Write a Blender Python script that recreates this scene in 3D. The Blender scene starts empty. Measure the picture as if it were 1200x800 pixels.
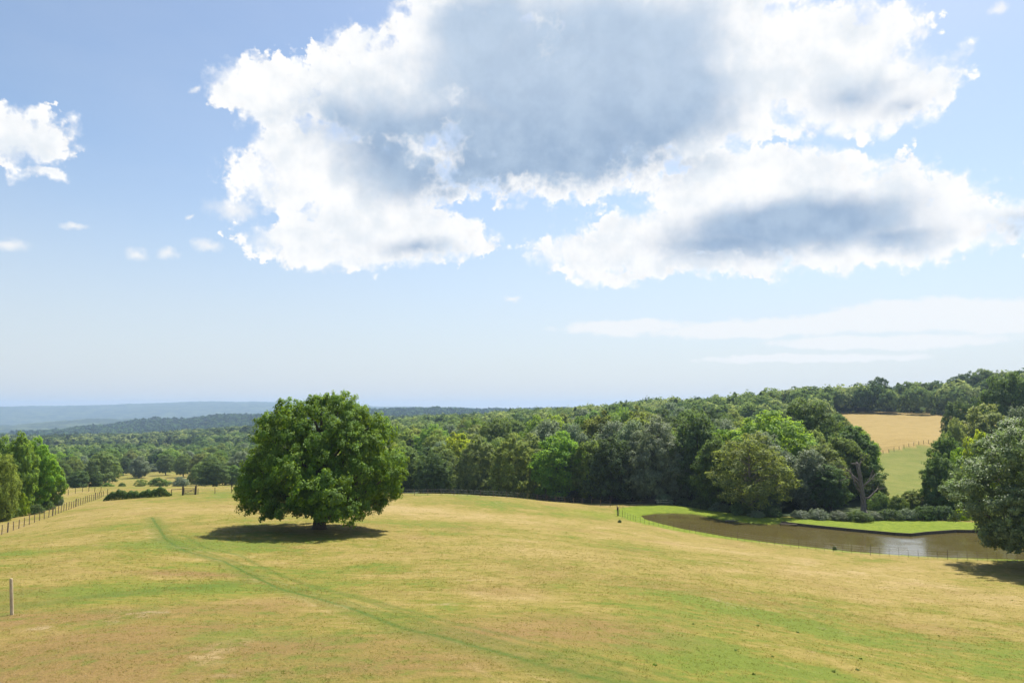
import bpy, math, random
import numpy as np
R = math.radians
rng = np.random.default_rng(7)
random.seed(7)
sc = bpy.context.scene
COL = sc.collection

# ------------------------------------------------------------------ camera model
F = 867.0                      # focal length in pixels of a 1200 px wide picture
PITCH = math.atan(80.0 / F)    # the eye-level horizon lies 80 px under the centre
CP, SP = math.cos(PITCH), math.sin(PITCH)

def pix_dir(px, py):
    u = (np.asarray(px, float) - 600) / F
    v = (400 - np.asarray(py, float)) / F
    return u, CP - v * SP, SP + v * CP

def pix_ae(px, py):            # azimuth and slope (z over horizontal distance)
    x, y, z = pix_dir(px, py)
    return np.arctan2(x, y), z / np.hypot(x, y)

def hyp(px): return np.sqrt(1 + ((np.asarray(px, float) - 600) / F) ** 2)

def world_pix(x, y, z):
    d = y * CP + z * SP
    h = z * CP - y * SP
    return 600 + F * x / d, 400 - F * h / d

# ------------------------------------------------------------------ numpy noise
def _hash(ix, iy, s):
    h = (ix.astype(np.int64) * 374761393 + iy.astype(np.int64) * 668265263 + s * 974634777) & 0x7fffffff
    h = (h ^ (h >> 13)) * 1274126177 & 0x7fffffff
    return ((h ^ (h >> 16)) & 0xffff) / 65535.0

def vnoise(x, y, s=0):
    ix, iy = np.floor(x), np.floor(y)
    fx, fy = x - ix, y - iy
    fx = fx * fx * (3 - 2 * fx); fy = fy * fy * (3 - 2 * fy)
    a = _hash(ix, iy, s); b = _hash(ix + 1, iy, s)
    c = _hash(ix, iy + 1, s); d = _hash(ix + 1, iy + 1, s)
    return (a + (b - a) * fx) * (1 - fy) + (c + (d - c) * fx) * fy

def fbm(x, y, o=4, s=0):
    r = 0; a = 1; t = 0
    for k in range(o):
        r = r + a * vnoise(x * 2 ** k + 17.3 * k, y * 2 ** k - 9.1 * k, s + k); t += a; a *= .5
    return r / t * 2 - 1

def sstep(a, b, x):
    t = np.clip((x - a) / (b - a), 0, 1)
    return t * t * (3 - 2 * t)

# ------------------------------------------------------------------ terrain
WATER = -18.2
CT = [  # picture column, picture row, horizontal distance: what the ground looks like from the eye
    (-100,800,20),(100,800,19),(350,800,19),(600,800,19),(800,800,21),(1000,800,24),(1300,800,30),
    (600,1100,8.5),(0,1100,8.5),(1200,1100,10),
    (-50,720,29),(100,700,33),(350,700,36),(600,700,38),(800,700,43),(1000,700,56),(1250,700,66),
    (1000,750,36),(1250,750,42),
    (-50,650,60),(100,650,54),(350,650,60),(600,650,62),(800,650,77),(900,650,88),
    (0,628,86),(100,620,82),(380,618,80),(600,620,90),(750,620,108),(800,626,110),
    (-60,612,105),(30,604,110),(100,600,103),(350,595,107),(600,600,118),(700,605,124),
    (110,583,140),(200,582,128),(350,582,128),(450,583,132),(600,583,150),(700,592,142),
    (60,580,150),(100,572.5,160),(200,572,155),(270,572,150),(350,573,152),(450,577,155),(530,579,155),
    (0,578,170),(100,572.3,200),(200,571.5,200),(300,573,200),(400,580,200),(480,582,190),
    (0,575,300),(100,569,300),(200,568.5,300),(300,566,300),(420,562,300),
    (100,557,400),(200,556,400),(300,553,400),(420,540,400),(0,560,400),
    (0,545,550),(150,545,550),(300,540,550),(430,522,550),
    (0,533,800),(150,530,800),(300,522,800),(440,508,800),
    (0,521,1200),(150,517,1200),(300,507,1200),(450,498,1200),
    (0,519,1900),(150,513,1900),(300,508,1900),(450,497,1900),(600,492,1900),
    (-60,512,2600),(40,509,2600),(100,506,2600),(135,502,2600),(165,496,2600),(200,495,2600),(230,494,2600),(262,490,2600),(300,489,2600),(380,485,2600),(430,484,2600),(500,481,2600),(560,483,2600),(650,482,2600),
    (0,508,3400),(60,508,3400),(110,509,3400),(160,508,3400),(300,501,3400),(500,493,3400),
    (-60,493,4400),(30,496,4400),(60,492,4400),(110,490,4400),(150,489,4400),(200,492,4400),(260,494,4400),(340,490,4400),(500,486,4400),
    (0,499,5500),(150,499,5500),(300,497,5500),(600,490,5500),
    (-60,478,6800),(10,478.5,6800),(50,481.5,6800),(90,480,6800),(130,480.5,6800),(160,479,6800),(210,478,6800),(250,479,6800),(275,477.5,6800),(330,479,6800),(430,479.5,6800),(480,477.5,6800),(560,478.5,6800),(700,480,6800),(900,482,6800),(1200,482,6800),
    (0,484,9500),(600,484,9500),(1200,484,9500),
    # wooded slope in the middle
    (500,583,170),(600,594,170),(500,563,250),(600,556,250),(500,532,400),(600,522,400),(500,512,600),(600,502,600),(700,496,600),
    (700,588,170),(760,586,165),(760,543,250),(760,508,400),(760,491,580),
    (900,560,180),(900,517,300),(900,490,480),(850,600,145),
    (600,497,1000),(800,494,1000),(1000,490,1000),(1200,480,1000),
    # hill with the dry field
    (1050,579,160),(1050,560,190),(1030,531,240),(1090,520,250),(1000,505,330),(1100,503,330),(1000,482.5,440),(1100,482,440),(1050,486,560),(1200,476,560),
    (1150,583,160),(1150,540,240),(1250,583,160),(1250,530,240),(1200,500,340),(1200,470,440),(1300,500,340),(1300,465,440),
]
_nc = len(CT)
def _bank(pts, dz=0.15):
    for px, py in pts:
        a, e = pix_ae(px, py)
        CT.append((px, py, (WATER + dz) / e))
near_bank = [(751,604),(757,609),(775,614),(800,620),(850,629),(900,636),(950,641.5),(1000,647),(1050,650.5),(1100,653.5),(1150,655),(1200,656.5),(1270,658)]
far_bank = [(1270,632),(1200,627),(1150,624),(1120,623.5),(1085,626),(1068,628),(1050,627),(1000,622.5),(950,617.5),(916,613.5),(900,614),(872,612),(850,609.5),(832,605.5),(812,602),(790,601),(768,601.5)]
_bank([(757,609),(800,620),(850,629),(900,636),(950,641.5),(1050,650.5),(1150,655),(1270,658)], .2)
_bank([(800,593),(850,601),(900,607.5),(950,609.5),(1000,611),(1060,612),(1120,614),(1250,616)], .3)
CT = np.array(CT, float)
CT[:_nc, 2] *= hyp(CT[:_nc, 0])
_a, _e = pix_ae(CT[:, 0], CT[:, 1])
KA, KR = 2.6, 1.5
_cx = np.stack([_a * KA, np.log(CT[:, 2]) * KR], 1)
def _tps(d2): return 0.5 * d2 * np.log(d2 + 1e-12)
_n = len(_cx)
_d2 = ((_cx[:, None] - _cx[None]) ** 2).sum(-1)
_A = np.zeros((_n + 3, _n + 3))
_A[:_n, :_n] = _tps(_d2) + np.eye(_n) * 2e-4
_A[:_n, _n] = 1; _A[:_n, _n + 1:] = _cx
_A[_n:, :_n] = _A[:_n, _n:].T
_w = np.linalg.solve(_A, np.concatenate([_e, [0, 0, 0]]))

def _e_raw(az, lr):
    out = np.empty(az.shape)
    f, g, o = az.ravel(), lr.ravel(), out.ravel()
    for i in range(0, f.size, 40000):
        q = np.stack([f[i:i + 40000] * KA, g[i:i + 40000] * KR], 1)
        d2 = ((q ** 2).sum(1)[:, None] + (_cx ** 2).sum(1)[None] - 2 * q @ _cx.T).clip(0)
        o[i:i + 40000] = _tps(d2) @ _w[:_n] + _w[_n] + q @ _w[_n + 1:]
    return o.reshape(az.shape)

def on_water(px, py):
    x, y, z = pix_dir(px, py)
    return x / z * WATER, y / z * WATER
POND = np.array([on_water(*p) for p in near_bank + far_bank])
LAWNP = np.array([on_water(*p) for p in [(722,607),(720,600),(728,596),(745,594),(800,592.5),(850,600),(900,607),(950,609),(1000,610.5),(1060,611.5),(1120,613.5),(1290,616),(1290,640),(1100,640),(900,625),(800,612),(760,612)]])
# the near bank's columns hit the water plane right up to the frame's edge and a little past it

def seg_dist(x, y, pts, closed=True):
    d = np.full(x.shape, 1e9)
    m = len(pts)
    for i in range(m if closed else m - 1):
        ax, ay = pts[i]; bx, by = pts[(i + 1) % m]
        dx, dy = bx - ax, by - ay
        t = np.clip(((x - ax) * dx + (y - ay) * dy) / (dx * dx + dy * dy + 1e-9), 0, 1)
        d = np.minimum(d, np.hypot(x - ax - t * dx, y - ay - t * dy))
    return d
def inside(x, y, pts):
    c = np.zeros(x.shape, bool); m = len(pts)
    for i in range(m):
        ax, ay = pts[i]; bx, by = pts[(i + 1) % m]
        if ay == by: continue
        c ^= ((ay > y) != (by > y)) & (x < (bx - ax) * (y - ay) / (by - ay) + ax)
    return c
def sd_pond(x, y):
    d = seg_dist(x, y, POND)
    return np.where(inside(x, y, POND), -d, d)

def ground(x, y):
    x = np.atleast_1d(np.asarray(x, float)); y = np.atleast_1d(np.asarray(y, float))
    r = np.hypot(x, y).clip(6, None)
    az = np.arctan2(x, y)
    azc = np.sign(az) * np.where(np.abs(az) < .75, np.abs(az), .75 + .1 * np.tanh((np.abs(az) - .75) / .1))
    e = _e_raw(azc, np.log(r))
    eb = _e_raw(np.zeros_like(az), np.log(r))
    k = sstep(1.7, 3.0, np.abs(az))
    z = r * (e * (1 - k) + eb * k)
    z += (fbm(x / 14, y / 14, 2, 3)) * .16 * sstep(10, 30, r) * (1 - sstep(200, 600, r))
    z += fbm(x / 3.1, y / 3.1, 3, 31) * .05
    fr = sstep(1500, 3500, r)
    z += fr * (fbm(x / 420, y / 420, 5, 11)) * 10 + sstep(3200, 5000, r) * (fbm(x / 520, y / 1400, 3, 15) - .35) * 16 + sstep(2300, 3000, r) * (fbm(x / 26, y / 80, 2, 5)) * 8
    m = (r < 220) & (y > 60)
    if m.any():
        s = sd_pond(x[m], y[m])
        zz = z[m]
        k = 1 - sstep(0.3, 7, s)
        zz = zz * (1 - k) + (WATER + .12 + .035 * np.clip(s, 0, 9)) * k
        zz = np.where(s < 0.15, WATER + .12 - np.minimum(1.3, (0.15 - s) * .9), zz)
        z[m] = zz
    return z
def gz(x, y): return float(ground(x, y)[0])
def spot(px, r, py=560):      # r: depth along the view axis
    r = r * float(hyp(px))
    a = float(pix_ae(px, py)[0])
    x, y = r * math.sin(a), r * math.cos(a)
    return x, y, gz(x, y)
def hit(px, py, r0=12, r1=900):     # where the sight line through a picture point meets the ground
    a, e = pix_ae(px, py); a = float(a); e = float(e)
    rr = np.exp(np.linspace(math.log(r0), math.log(r1), 900))
    g = ground(rr * math.sin(a), rr * math.cos(a)) - rr * e
    i = np.argmax(g > 0)
    if i == 0: return rr[-1] * math.sin(a), rr[-1] * math.cos(a)
    t = g[i - 1] / (g[i - 1] - g[i]); r = rr[i - 1] + t * (rr[i] - rr[i - 1])
    return r * math.sin(a), r * math.cos(a)

# ------------------------------------------------------------------ node helpers
class NT:
    def __init__(s, t): s.t = t; s.n = t.nodes; s.l = t.links
    def new(s, k, **kw):
        n = s.n.new(k)
        for a, b in kw.items(): setattr(n, a, b)
        return n
    def link(s, a, b): s.l.new(a, b)
    def _set(s, sock, v):
        if isinstance(v, bpy.types.NodeSocket): s.l.new(v, sock)
        elif isinstance(v, (tuple, list)) and sock.type == 'RGBA' and len(v) == 3: sock.default_value = (*v, 1)
        else: sock.default_value = v
    def m(s, op, a, b=None, c=None, clamp=False):
        n = s.n.new('ShaderNodeMath'); n.operation = op; n.use_clamp = clamp
        s._set(n.inputs[0], a)
        if b is not None: s._set(n.inputs[1], b)
        if c is not None: s._set(n.inputs[2], c)
        return n.outputs[0]
    def v(s, op, a, b=None, out=0):
        n = s.n.new('ShaderNodeVectorMath'); n.operation = op
        s._set(n.inputs[0], a)
        if b is not None:
            if op == 'SCALE': s._set(n.inputs[3], b)
            else: s._set(n.inputs[1], b)
        return n.outputs[out]
    def mix(s, f, a, b, mode='MIX', clamp=False):
        n = s.n.new('ShaderNodeMix'); n.data_type = 'RGBA'; n.blend_type = mode; n.clamp_factor = True
        s._set(n.inputs[0], f); s._set(n.inputs[6], a); s._set(n.inputs[7], b)
        return n.outputs[2]
    def noise(s, vec, scale, detail=4, rough=.5, dist=0, out=0, dims='3D'):
        n = s.n.new('ShaderNodeTexNoise'); n.noise_dimensions = dims
        if vec is not None: s.l.new(vec, n.inputs['Vector'])
        n.inputs['Scale'].default_value = scale; n.inputs['Detail'].default_value = detail
        n.inputs['Roughness'].default_value = rough; n.inputs['Distortion'].default_value = dist
        return n.outputs[out]
    def ss(s, x, a, b, lo=0, hi=1):
        n = s.n.new('ShaderNodeMapRange'); n.interpolation_type = 'SMOOTHSTEP'
        s._set(n.inputs[0], x)
        for i, q in enumerate((a, b, lo, hi)): n.inputs[i + 1].default_value = q
        return n.outputs[0]
    def attr(s, name):
        n = s.n.new('ShaderNodeAttribute'); n.attribute_name = name; return n.outputs['Fac']

def mat(name):
    m = bpy.data.materials.new(name); m.use_nodes = True
    m.node_tree.nodes.clear()
    t = NT(m.node_tree); o = t.new('ShaderNodeOutputMaterial')
    return m, t, o
def bsdf(t, o, col, rough=.9, spec=.2, normal=None):
    p = t.new('ShaderNodeBsdfPrincipled')
    t._set(p.inputs['Base Color'], col); t._set(p.inputs['Roughness'], rough)
    p.inputs['Specular IOR Level'].default_value = spec
    if normal is not None: t.link(normal, p.inputs['Normal'])
    t.link(p.outputs[0], o.inputs[0]); return p

# ------------------------------------------------------------------ mesh helpers
def mesh_np(name, verts, faces, mats=(), smooth=False, loose_n=4):
    me = bpy.data.meshes.new(name)
    verts = np.asarray(verts, np.float32); faces = np.asarray(faces, np.int32)
    k = faces.shape[1]
    me.vertices.add(len(verts)); me.vertices.foreach_set('co', verts.ravel())
    me.loops.add(faces.size); me.loops.foreach_set('vertex_index', faces.ravel())
    me.polygons.add(len(faces))
    me.polygons.foreach_set('loop_start', np.arange(0, faces.size, k, dtype=np.int32))
    me.polygons.foreach_set('loop_total', np.full(len(faces), k, np.int32))
    if smooth: me.polygons.foreach_set('use_smooth', np.ones(len(faces), bool))
    me.update(calc_edges=True)
    for m in mats: me.materials.append(m)
    return me
def link(name, me, parent=None, loc=None):
    o = bpy.data.objects.new(name, me); COL.objects.link(o)
    if parent is not None: o.parent = parent
    if loc is not None: o.location = loc
    return o
def tag(o, label=None, cat=None, group=None, kind=None):
    if label: o['label'] = label
    if cat: o['category'] = cat
    if group: o['group'] = group
    if kind: o['kind'] = kind
    return o
class Geo:            # collects quads/tris as quads
    def __init__(s): s.v = []; s.f = []; s.n = 0
    def add(s, v, f):
        v = np.asarray(v, float); f = np.asarray(f, int)
        s.v.append(v); s.f.append(f + s.n); s.n += len(v)
    def tube(s, pts, rad, sides=7, cap=True):
        pts = np.asarray(pts, float); n = len(pts); V = []
        up = np.array([0.3, 0.2, 1.0])
        for i in range(n):
            t = pts[min(i + 1, n - 1)] - pts[max(i - 1, 0)]; t = t / (np.linalg.norm(t) + 1e-9)
            a = np.cross(t, up if abs(t @ up) < 1.0 else [1, 0, 0])
            if np.linalg.norm(a) < 1e-3: a = np.cross(t, [1, 0, 0])
            a /= np.linalg.norm(a); b = np.cross(t, a)
            th = np.linspace(0, 2 * math.pi, sides, endpoint=False)
            V.append(pts[i] + rad[i] * (np.cos(th)[:, None] * a + np.sin(th)[:, None] * b))
        V = np.concatenate(V); Fq = []
        for i in range(n - 1):
            for k in range(sides):
                k2 = (k + 1) % sides
                Fq.append((i * sides + k, i * sides + k2, (i + 1) * sides + k2, (i + 1) * sides + k))
        if cap:
            V = np.vstack([V, pts[-1], pts[0]]); c = len(V) - 2
            for k in range(0, sides):
                k2 = (k + 1) % sides
                Fq.append(((n - 1) * sides + k, (n - 1) * sides + k2, c, c))
                Fq.append((k2, k, c + 1, c + 1))
        s.add(V, Fq)
    def box(s, c, size, rz=0.0):
        hx, hy, hz = [q / 2 for q in size]
        V = np.array([(x, y, z) for z in (-hz, hz) for y in (-hy, hy) for x in (-hx, hx)], float)
        cz, sz = math.cos(rz), math.sin(rz)
        V = np.stack([V[:, 0] * cz - V[:, 1] * sz, V[:, 0] * sz + V[:, 1] * cz, V[:, 2]], 1) + np.array(c)
        s.add(V, [(0, 2, 3, 1), (4, 5, 7, 6), (0, 1, 5, 4), (2, 6, 7, 3), (0, 4, 6, 2), (1, 3, 7, 5)])
    def mesh(s, name, mats=(), smooth=False):
        v = np.concatenate(s.v); f = np.concatenate(s.f)
        me = bpy.data.meshes.new(name)
        me.from_pydata(v.tolist(), [], [tuple(dict.fromkeys(q)) for q in f.tolist()])
        if smooth: me.polygons.foreach_set('use_smooth', np.ones(len(me.polygons), bool))
        for m in mats: me.materials.append(m)
        me.update(); return me

# ------------------------------------------------------------------ leaf materials
def leaf_mat(name, base, trans, tmix=.38, vary=.25, rough=.5, spec=.35):
    m, t, o = mat(name)
    oi = t.new('ShaderNodeObjectInfo'); g = t.new('ShaderNodeNewGeometry')
    tc = t.new('ShaderNodeTexCoord')
    n1 = t.noise(tc.outputs['Object'], .45, 2)
    isl = g.outputs['Random Per Island']
    hsv = t.new('ShaderNodeHueSaturation')
    hue = t.m('ADD', .5, t.m('MULTIPLY', t.m('SUBTRACT', oi.outputs['Random'], .5), .03))
    hue = t.m('ADD', hue, t.m('MULTIPLY', t.m('SUBTRACT', isl, .5), -.02))
    hue = t.m('ADD', hue, t.m('MULTIPLY', t.m('SUBTRACT', n1, .5), .03))
    rnd2 = t.m('FRACT', t.m('MULTIPLY', oi.outputs['Random'], 17.31))
    val = t.m('ADD', 1 - vary / 2, t.m('MULTIPLY', rnd2, vary * 1.4))
    val = t.m('MULTIPLY', val, t.m('ADD', .72, t.m('MULTIPLY', isl, .56)))
    val = t.m('MULTIPLY', val, t.m('ADD', .7, t.m('MULTIPLY', n1, .6)))
    t._set(hsv.inputs['Hue'], hue); t._set(hsv.inputs['Value'], val)
    t._set(hsv.inputs['Saturation'], t.m('ADD', .8, t.m('MULTIPLY', t.m('FRACT', t.m('MULTIPLY', oi.outputs['Random'], 5.7)), .3)))
    hsv.inputs['Color'].default_value = (*base, 1)
    h2 = t.new('ShaderNodeHueSaturation')
    t._set(h2.inputs['Hue'], hue); t._set(h2.inputs['Value'], val); h2.inputs['Color'].default_value = (*trans, 1)
    p = t.new('ShaderNodeBsdfPrincipled'); p.inputs['Roughness'].default_value = rough
    p.inputs['Specular IOR Level'].default_value = spec
    t.link(hsv.outputs[0], p.inputs['Base Color'])
    tr = t.new('ShaderNodeBsdfTranslucent'); t.link(h2.outputs[0], tr.inputs[0])
    mx = t.new('ShaderNodeMixShader'); mx.inputs[0].default_value = tmix
    t.link(p.outputs[0], mx.inputs[1]); t.link(tr.outputs[0], mx.inputs[2]); t.link(mx.outputs[0], o.inputs[0])
    return m
LM = {
    'oak': leaf_mat('leaf_oak', (0.122, 0.222, 0.012), (0.40, 0.54, 0.014), .27, .2, .6, .10),
    'dark': leaf_mat('leaf_dark', (0.068, 0.120, 0.034), (0.171, 0.268, 0.043), .28, .35, .65, .10),
    'mid': leaf_mat('leaf_mid', (0.110, 0.173, 0.039), (0.268, 0.378, 0.055), .32, .35, .65, .10),
    'light': leaf_mat('leaf_light', (0.183, 0.244, 0.059), (0.403, 0.500, 0.085), .34, .3, .65, .10),
    'yellow': leaf_mat('leaf_yellow', (0.215, 0.300, 0.020), (0.52, 0.66, 0.03), .42, .2, .65, .10),
    'grey': leaf_mat('leaf_grey', (0.165, 0.213, 0.116), (0.268, 0.354, 0.134), .28, .3, .6, .2),
    'olive': leaf_mat('leaf_olive', (0.152, 0.193, 0.041), (0.366, 0.451, 0.067), .36, .25, .65, .10),
    'bright': leaf_mat('leaf_bright', (0.116, 0.226, 0.024), (0.390, 0.610, 0.043), .38, .2, .65, .1),
    'lake': leaf_mat('leaf_lakeside', (0.155, 0.205, 0.068), (0.30, 0.40, 0.09), .30, .3, .55, .25),
    'soft': leaf_mat('leaf_soft', (.145, .205, .040), (.36, .46, .06), .36, .2, .65, .1),
    'far_dark': leaf_mat('wood_dark', (0.055, 0.095, 0.034), (0.122, 0.183, 0.049), .25, .35, .95, 0),
    'far_mid': leaf_mat('wood_mid', (0.107, 0.161, 0.049), (0.220, 0.305, 0.073), .28, .35, .95, 0),
    'far_light': leaf_mat('wood_light', (0.195, 0.244, 0.083), (0.366, 0.439, 0.122), .30, .3, .95, 0),
    'ridge': leaf_mat('wood_ridge', (0.030, 0.055, 0.026), (0.050, 0.080, 0.030), .2, .35, .95, 0),
}
def bark_mat(name, c1, c2):
    m, t, o = mat(name); tc = t.new('ShaderNodeTexCoord')
    mp = t.v('MULTIPLY', tc.outputs['Object'], (3, 3, .6))
    n = t.noise(mp, 4, 5, .6)
    bp = t.new('ShaderNodeBump'); bp.inputs['Strength'].default_value = .6; bp.inputs['Distance'].default_value = .05
    t.link(n, bp.inputs['Height'])
    bsdf(t, o, t.mix(t.ss(n, .3, .7), c1, c2), .9, .15, bp.outputs[0]); return m
BARK = bark_mat('bark_brown', (.05, .038, .028), (.13, .10, .075))
BARKD = bark_mat('bark_grey_dead', (.09, .075, .065), (.24, .20, .175))
BARKP = bark_mat('bark_pale', (.13, .11, .085), (.30, .26, .21))
WOOD = bark_mat('fence_timber', (.16, .12, .08), (.32, .25, .17))
WOODD = bark_mat('fence_timber_dark', (.06, .05, .04), (.14, .11, .08))
WOODP = bark_mat('post_timber', (.42, .33, .21), (.64, .52, .35))

# ------------------------------------------------------------------ trees
def unit(n, g):
    v = g.normal(size=(n, 3)); return v / np.linalg.norm(v, axis=1)[:, None]

def leaves(cen, nrm, size, g, aspect=.62):
    """diamond shaped leaf sprays around the centres"""
    n = len(cen)
    nrm = nrm / (np.linalg.norm(nrm, axis=1)[:, None] + 1e-9)
    a = np.cross(nrm, unit(n, g)); a /= np.linalg.norm(a, axis=1)[:, None] + 1e-9
    b = np.cross(nrm, a)
    L = (size * g.uniform(.6, 1.35, n))[:, None]; W = L * aspect * g.uniform(.7, 1.2, n)[:, None]
    bend = nrm * L * .18
    V = np.stack([cen - a * L / 2 - bend, cen - b * W / 2 + bend * .5, cen + a * L / 2 - bend, cen + b * W / 2 + bend * .5], 1).reshape(-1, 3)
    Fq = np.arange(n * 4).reshape(-1, 4)
    return V, Fq

PROFILES = {   # crown radius at height fraction 0..1 (bottom..top)
    'oak':    [(0,.80),(.15,.97),(.35,1.0),(.5,.88),(.65,.78),(.8,.68),(.92,.46),(1,.15)],
    'round':  [(0,.55),(.15,.85),(.4,1.0),(.65,.88),(.85,.58),(1,.12)],
    'tall':   [(0,.60),(.2,.95),(.45,1.0),(.7,.75),(.88,.45),(1,.08)],
    'dome':   [(0,.85),(.2,1.0),(.5,.92),(.75,.68),(.92,.38),(1,.1)],
    'cone':   [(0,1.0),(.2,.85),(.5,.55),(.8,.25),(1,.04)],
    'irregular': [(0,.5),(.15,.8),(.3,1.0),(.5,.78),(.65,.85),(.85,.5),(1,.15)],
}
def crown_points(seed, H, Rr, z0, prof, nb, nt, nl, lump=.22, rb=.24, inner=.22, up=.25, gap=0.0, tuft=.085, droop=0.0, spread=.5, stray=.35):
    """boughs > tufts > leaves; returns leaf centres, normals and the bough centres"""
    g = np.random.default_rng(seed)
    pr = np.array(PROFILES[prof])
    B = []; tries = 0; mind = (3.0 * (H * Rr * Rr) / nb) ** (1 / 3) * .72
    while len(B) < nb and tries < nb * 60:
        tries += 1
        t = g.random() ** .95; th = g.random() * 2 * math.pi
        rad = np.interp(t, pr[:, 0], pr[:, 1]) * Rr
        lum = 1 + lump * (math.sin(th * 2 + seed) * .5 + math.sin(th * 3 + seed * 2.1 + t * 5) * .6 + math.sin(th * 5 + t * 9 + seed) * .35)
        q = g.random() * .5 if g.random() < inner else g.uniform(.68, 1.0)
        rr = max(0.05, rad * lum - Rr * rb * .55) * q
        p = np.array([math.cos(th) * rr, math.sin(th) * rr, z0 + H * (rb * .35 + t * (1 - rb * .62))])
        if B and min(np.linalg.norm((p - b)) for b in B) < mind * (1 if tries < nb * 30 else .7): continue
        B.append(p)
    B = np.array(B)
    C = []; N = []
    mid = np.array([0, 0, z0 + H * .42])
    for b in B:
        if g.random() < gap: continue
        br = Rr * rb * g.uniform(.7, 1.3)
        out = b - mid; out = out / (np.linalg.norm(out) + 1e-6)
        d = unit(nt, g)
        d = d + out * .45 + np.array([0, 0, up]); d /= np.linalg.norm(d, axis=1)[:, None]
        tc = b + d * (br * np.array([1.12, 1.12, .80])) * g.uniform(.55, 1.08, nt)[:, None]
        tr = Rr * tuft * g.uniform(.6, 1.5, nt)
        u = unit(nt * nl, g) * (g.random(nt * nl) ** .5)[:, None]
        tt = np.repeat(np.arange(nt), nl)
        c = tc[tt] + u * tr[tt][:, None] * np.array([1.1, 1.1, .8])
        if droop: c[:, 2] -= droop * g.random(len(c)) * tr[tt] * 3
        nn = d[tt] * .7 + u * .6 + unit(len(c), g) * spread + np.array([0, 0, .35])
        C.append(c); N.append(nn)
    for _ in range(int(nb * stray)):
        th = g.random() * 2 * math.pi; t = g.uniform(.02, 1) ; rad = np.interp(t, pr[:, 0], pr[:, 1]) * Rr
        rr = rad * g.uniform(.92, 1.10); p = np.array([math.cos(th) * rr, math.sin(th) * rr, z0 + H * (t * 1.02)])
        o_ = (p - mid) / np.linalg.norm(p - mid)
        for q in range(3):
            k = nl * 2; c = p - o_ * Rr * .05 * q + unit(k, g) * (g.random(k) ** .5)[:, None] * Rr * tuft * (.9 + .4 * q)
            C.append(c); N.append(unit(k, g) * .6 + o_ + np.array([0, 0, .6]))
    return np.concatenate(C), np.concatenate(N), B

def skeleton(geo, B, H_tot, z0, r0, g, lean=(0, 0), nlimb=None, top=.8, flare=1.5, sides=9):
    """tapered trunk with limbs that reach the boughs"""
    zt = z0 + (H_tot - z0) * top
    zs = [-.5, 0, .12 * z0 + .3, .5 * z0 + .3, z0, z0 + (zt - z0) * .4, z0 + (zt - z0) * .75, zt]
    ph = g.random() * 6
    pts = np.array([(lean[0] * max(z, 0) + .05 * z * math.sin(z * .35 + ph) * .4, lean[1] * z + .05 * z * math.cos(z * .3 + ph) * .4, z) for z in zs])
    rad = [r0 * flare * 1.15, r0 * flare, r0 * 1.12, r0, r0 * .9, r0 * .6, r0 * .33, r0 * .12]
    geo.tube(pts, rad, sides)
    idx = np.arange(len(B))
    if nlimb and nlimb < len(B): idx = g.choice(len(B), nlimb, replace=False)
    for i in idx:
        b = B[i]
        if b[2] < z0 + (H_tot - z0) * .13: continue
        za = np.clip(b[2] - np.hypot(b[0], b[1]) * g.uniform(.45, .8), z0 * .75, zt * .95)
        s = np.array([np.interp(za, pts[:, 2], pts[:, 0]), np.interp(za, pts[:, 2], pts[:, 1]), za])
        mid = (s + b) / 2 + np.array([0, 0, -.02 * np.linalg.norm(b - s)]) + g.normal(size=3) * .06 * np.linalg.norm(b - s)
        q1 = s * .7 + mid * .3 + g.normal(size=3) * .05
        ra = r0 * .34 * g.uniform(.7, 1.2)
        geo.tube([s, q1, mid, mid * .4 + b * .6 + g.normal(size=3) * .1, b], [ra, ra * .85, ra * .6, ra * .38, ra * .12], 5)

PROTO = {}
def proto(key, seed, H, Rr, z0, prof, nb, nt, nl, leaf, lsize, trunk_r=.35, bark=None, nlimb=22, top=.8, lean=(0, 0), **kw):
    """a tree of total height H: crown mesh and trunk mesh"""
    g = np.random.default_rng(seed + 99)
    C, N, B = crown_points(seed, H - z0, Rr, z0, prof, nb, nt, nl, **kw)
    V, Fq = leaves(C, N, lsize, g)
    cr = mesh_np(key + '_crown', V, Fq, [LM[leaf]])
    ge = Geo(); skeleton(ge, B, H, z0, trunk_r, g, lean, nlimb, top)
    tr = ge.mesh(key + '_trunk', [bark or BARK], True)
    Ra = float(np.percentile(np.hypot(V[:, 0], V[:, 1]), 98.5)); Ha = float(np.percentile(V[:, 2], 99.9))
    PROTO[key] = (cr, tr, Ha, Ra)

#      key       seed  H   R   z0  profile  boughs tufts leaves
proto('oak',      3, 15.2, 10.6, 1.75, 'oak', 165, 44, 20, 'oak', .29, .85, nlimb=70, lump=.30, rb=.16, inner=.16, tuft=.040, gap=.06, top=.72, up=.35, spread=.28, stray=1.3)
proto('broad',   11, 16, 7.0, 1.6, 'round', 70, 26, 15, 'mid', .42, .38, rb=.24, tuft=.08)
proto('broad_b', 12, 16, 6.6, 1.4, 'dome', 66, 26, 15, 'dark', .42, .38, rb=.25, tuft=.085)
proto('high',    13, 19, 6.4, 2.0, 'tall', 76, 26, 15, 'mid', .42, .40, rb=.26, tuft=.085)
proto('high_b',  14, 19, 6.0, 1.5, 'irregular', 70, 26, 15, 'dark', .42, .40, rb=.27, tuft=.09)
proto('pale',    15, 14, 6.4, 1.0, 'dome', 66, 26, 15, 'light', .40, .32, rb=.25, tuft=.08)
proto('silver',  16, 15, 6.2, .9, 'irregular', 64, 28, 15, 'grey', .40, .34, rb=.26, tuft=.10, droop=.5)
proto('golden',  17, 14, 5.8, 1.2, 'round', 58, 26, 14, 'olive', .40, .30, rb=.25, tuft=.085)
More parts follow.
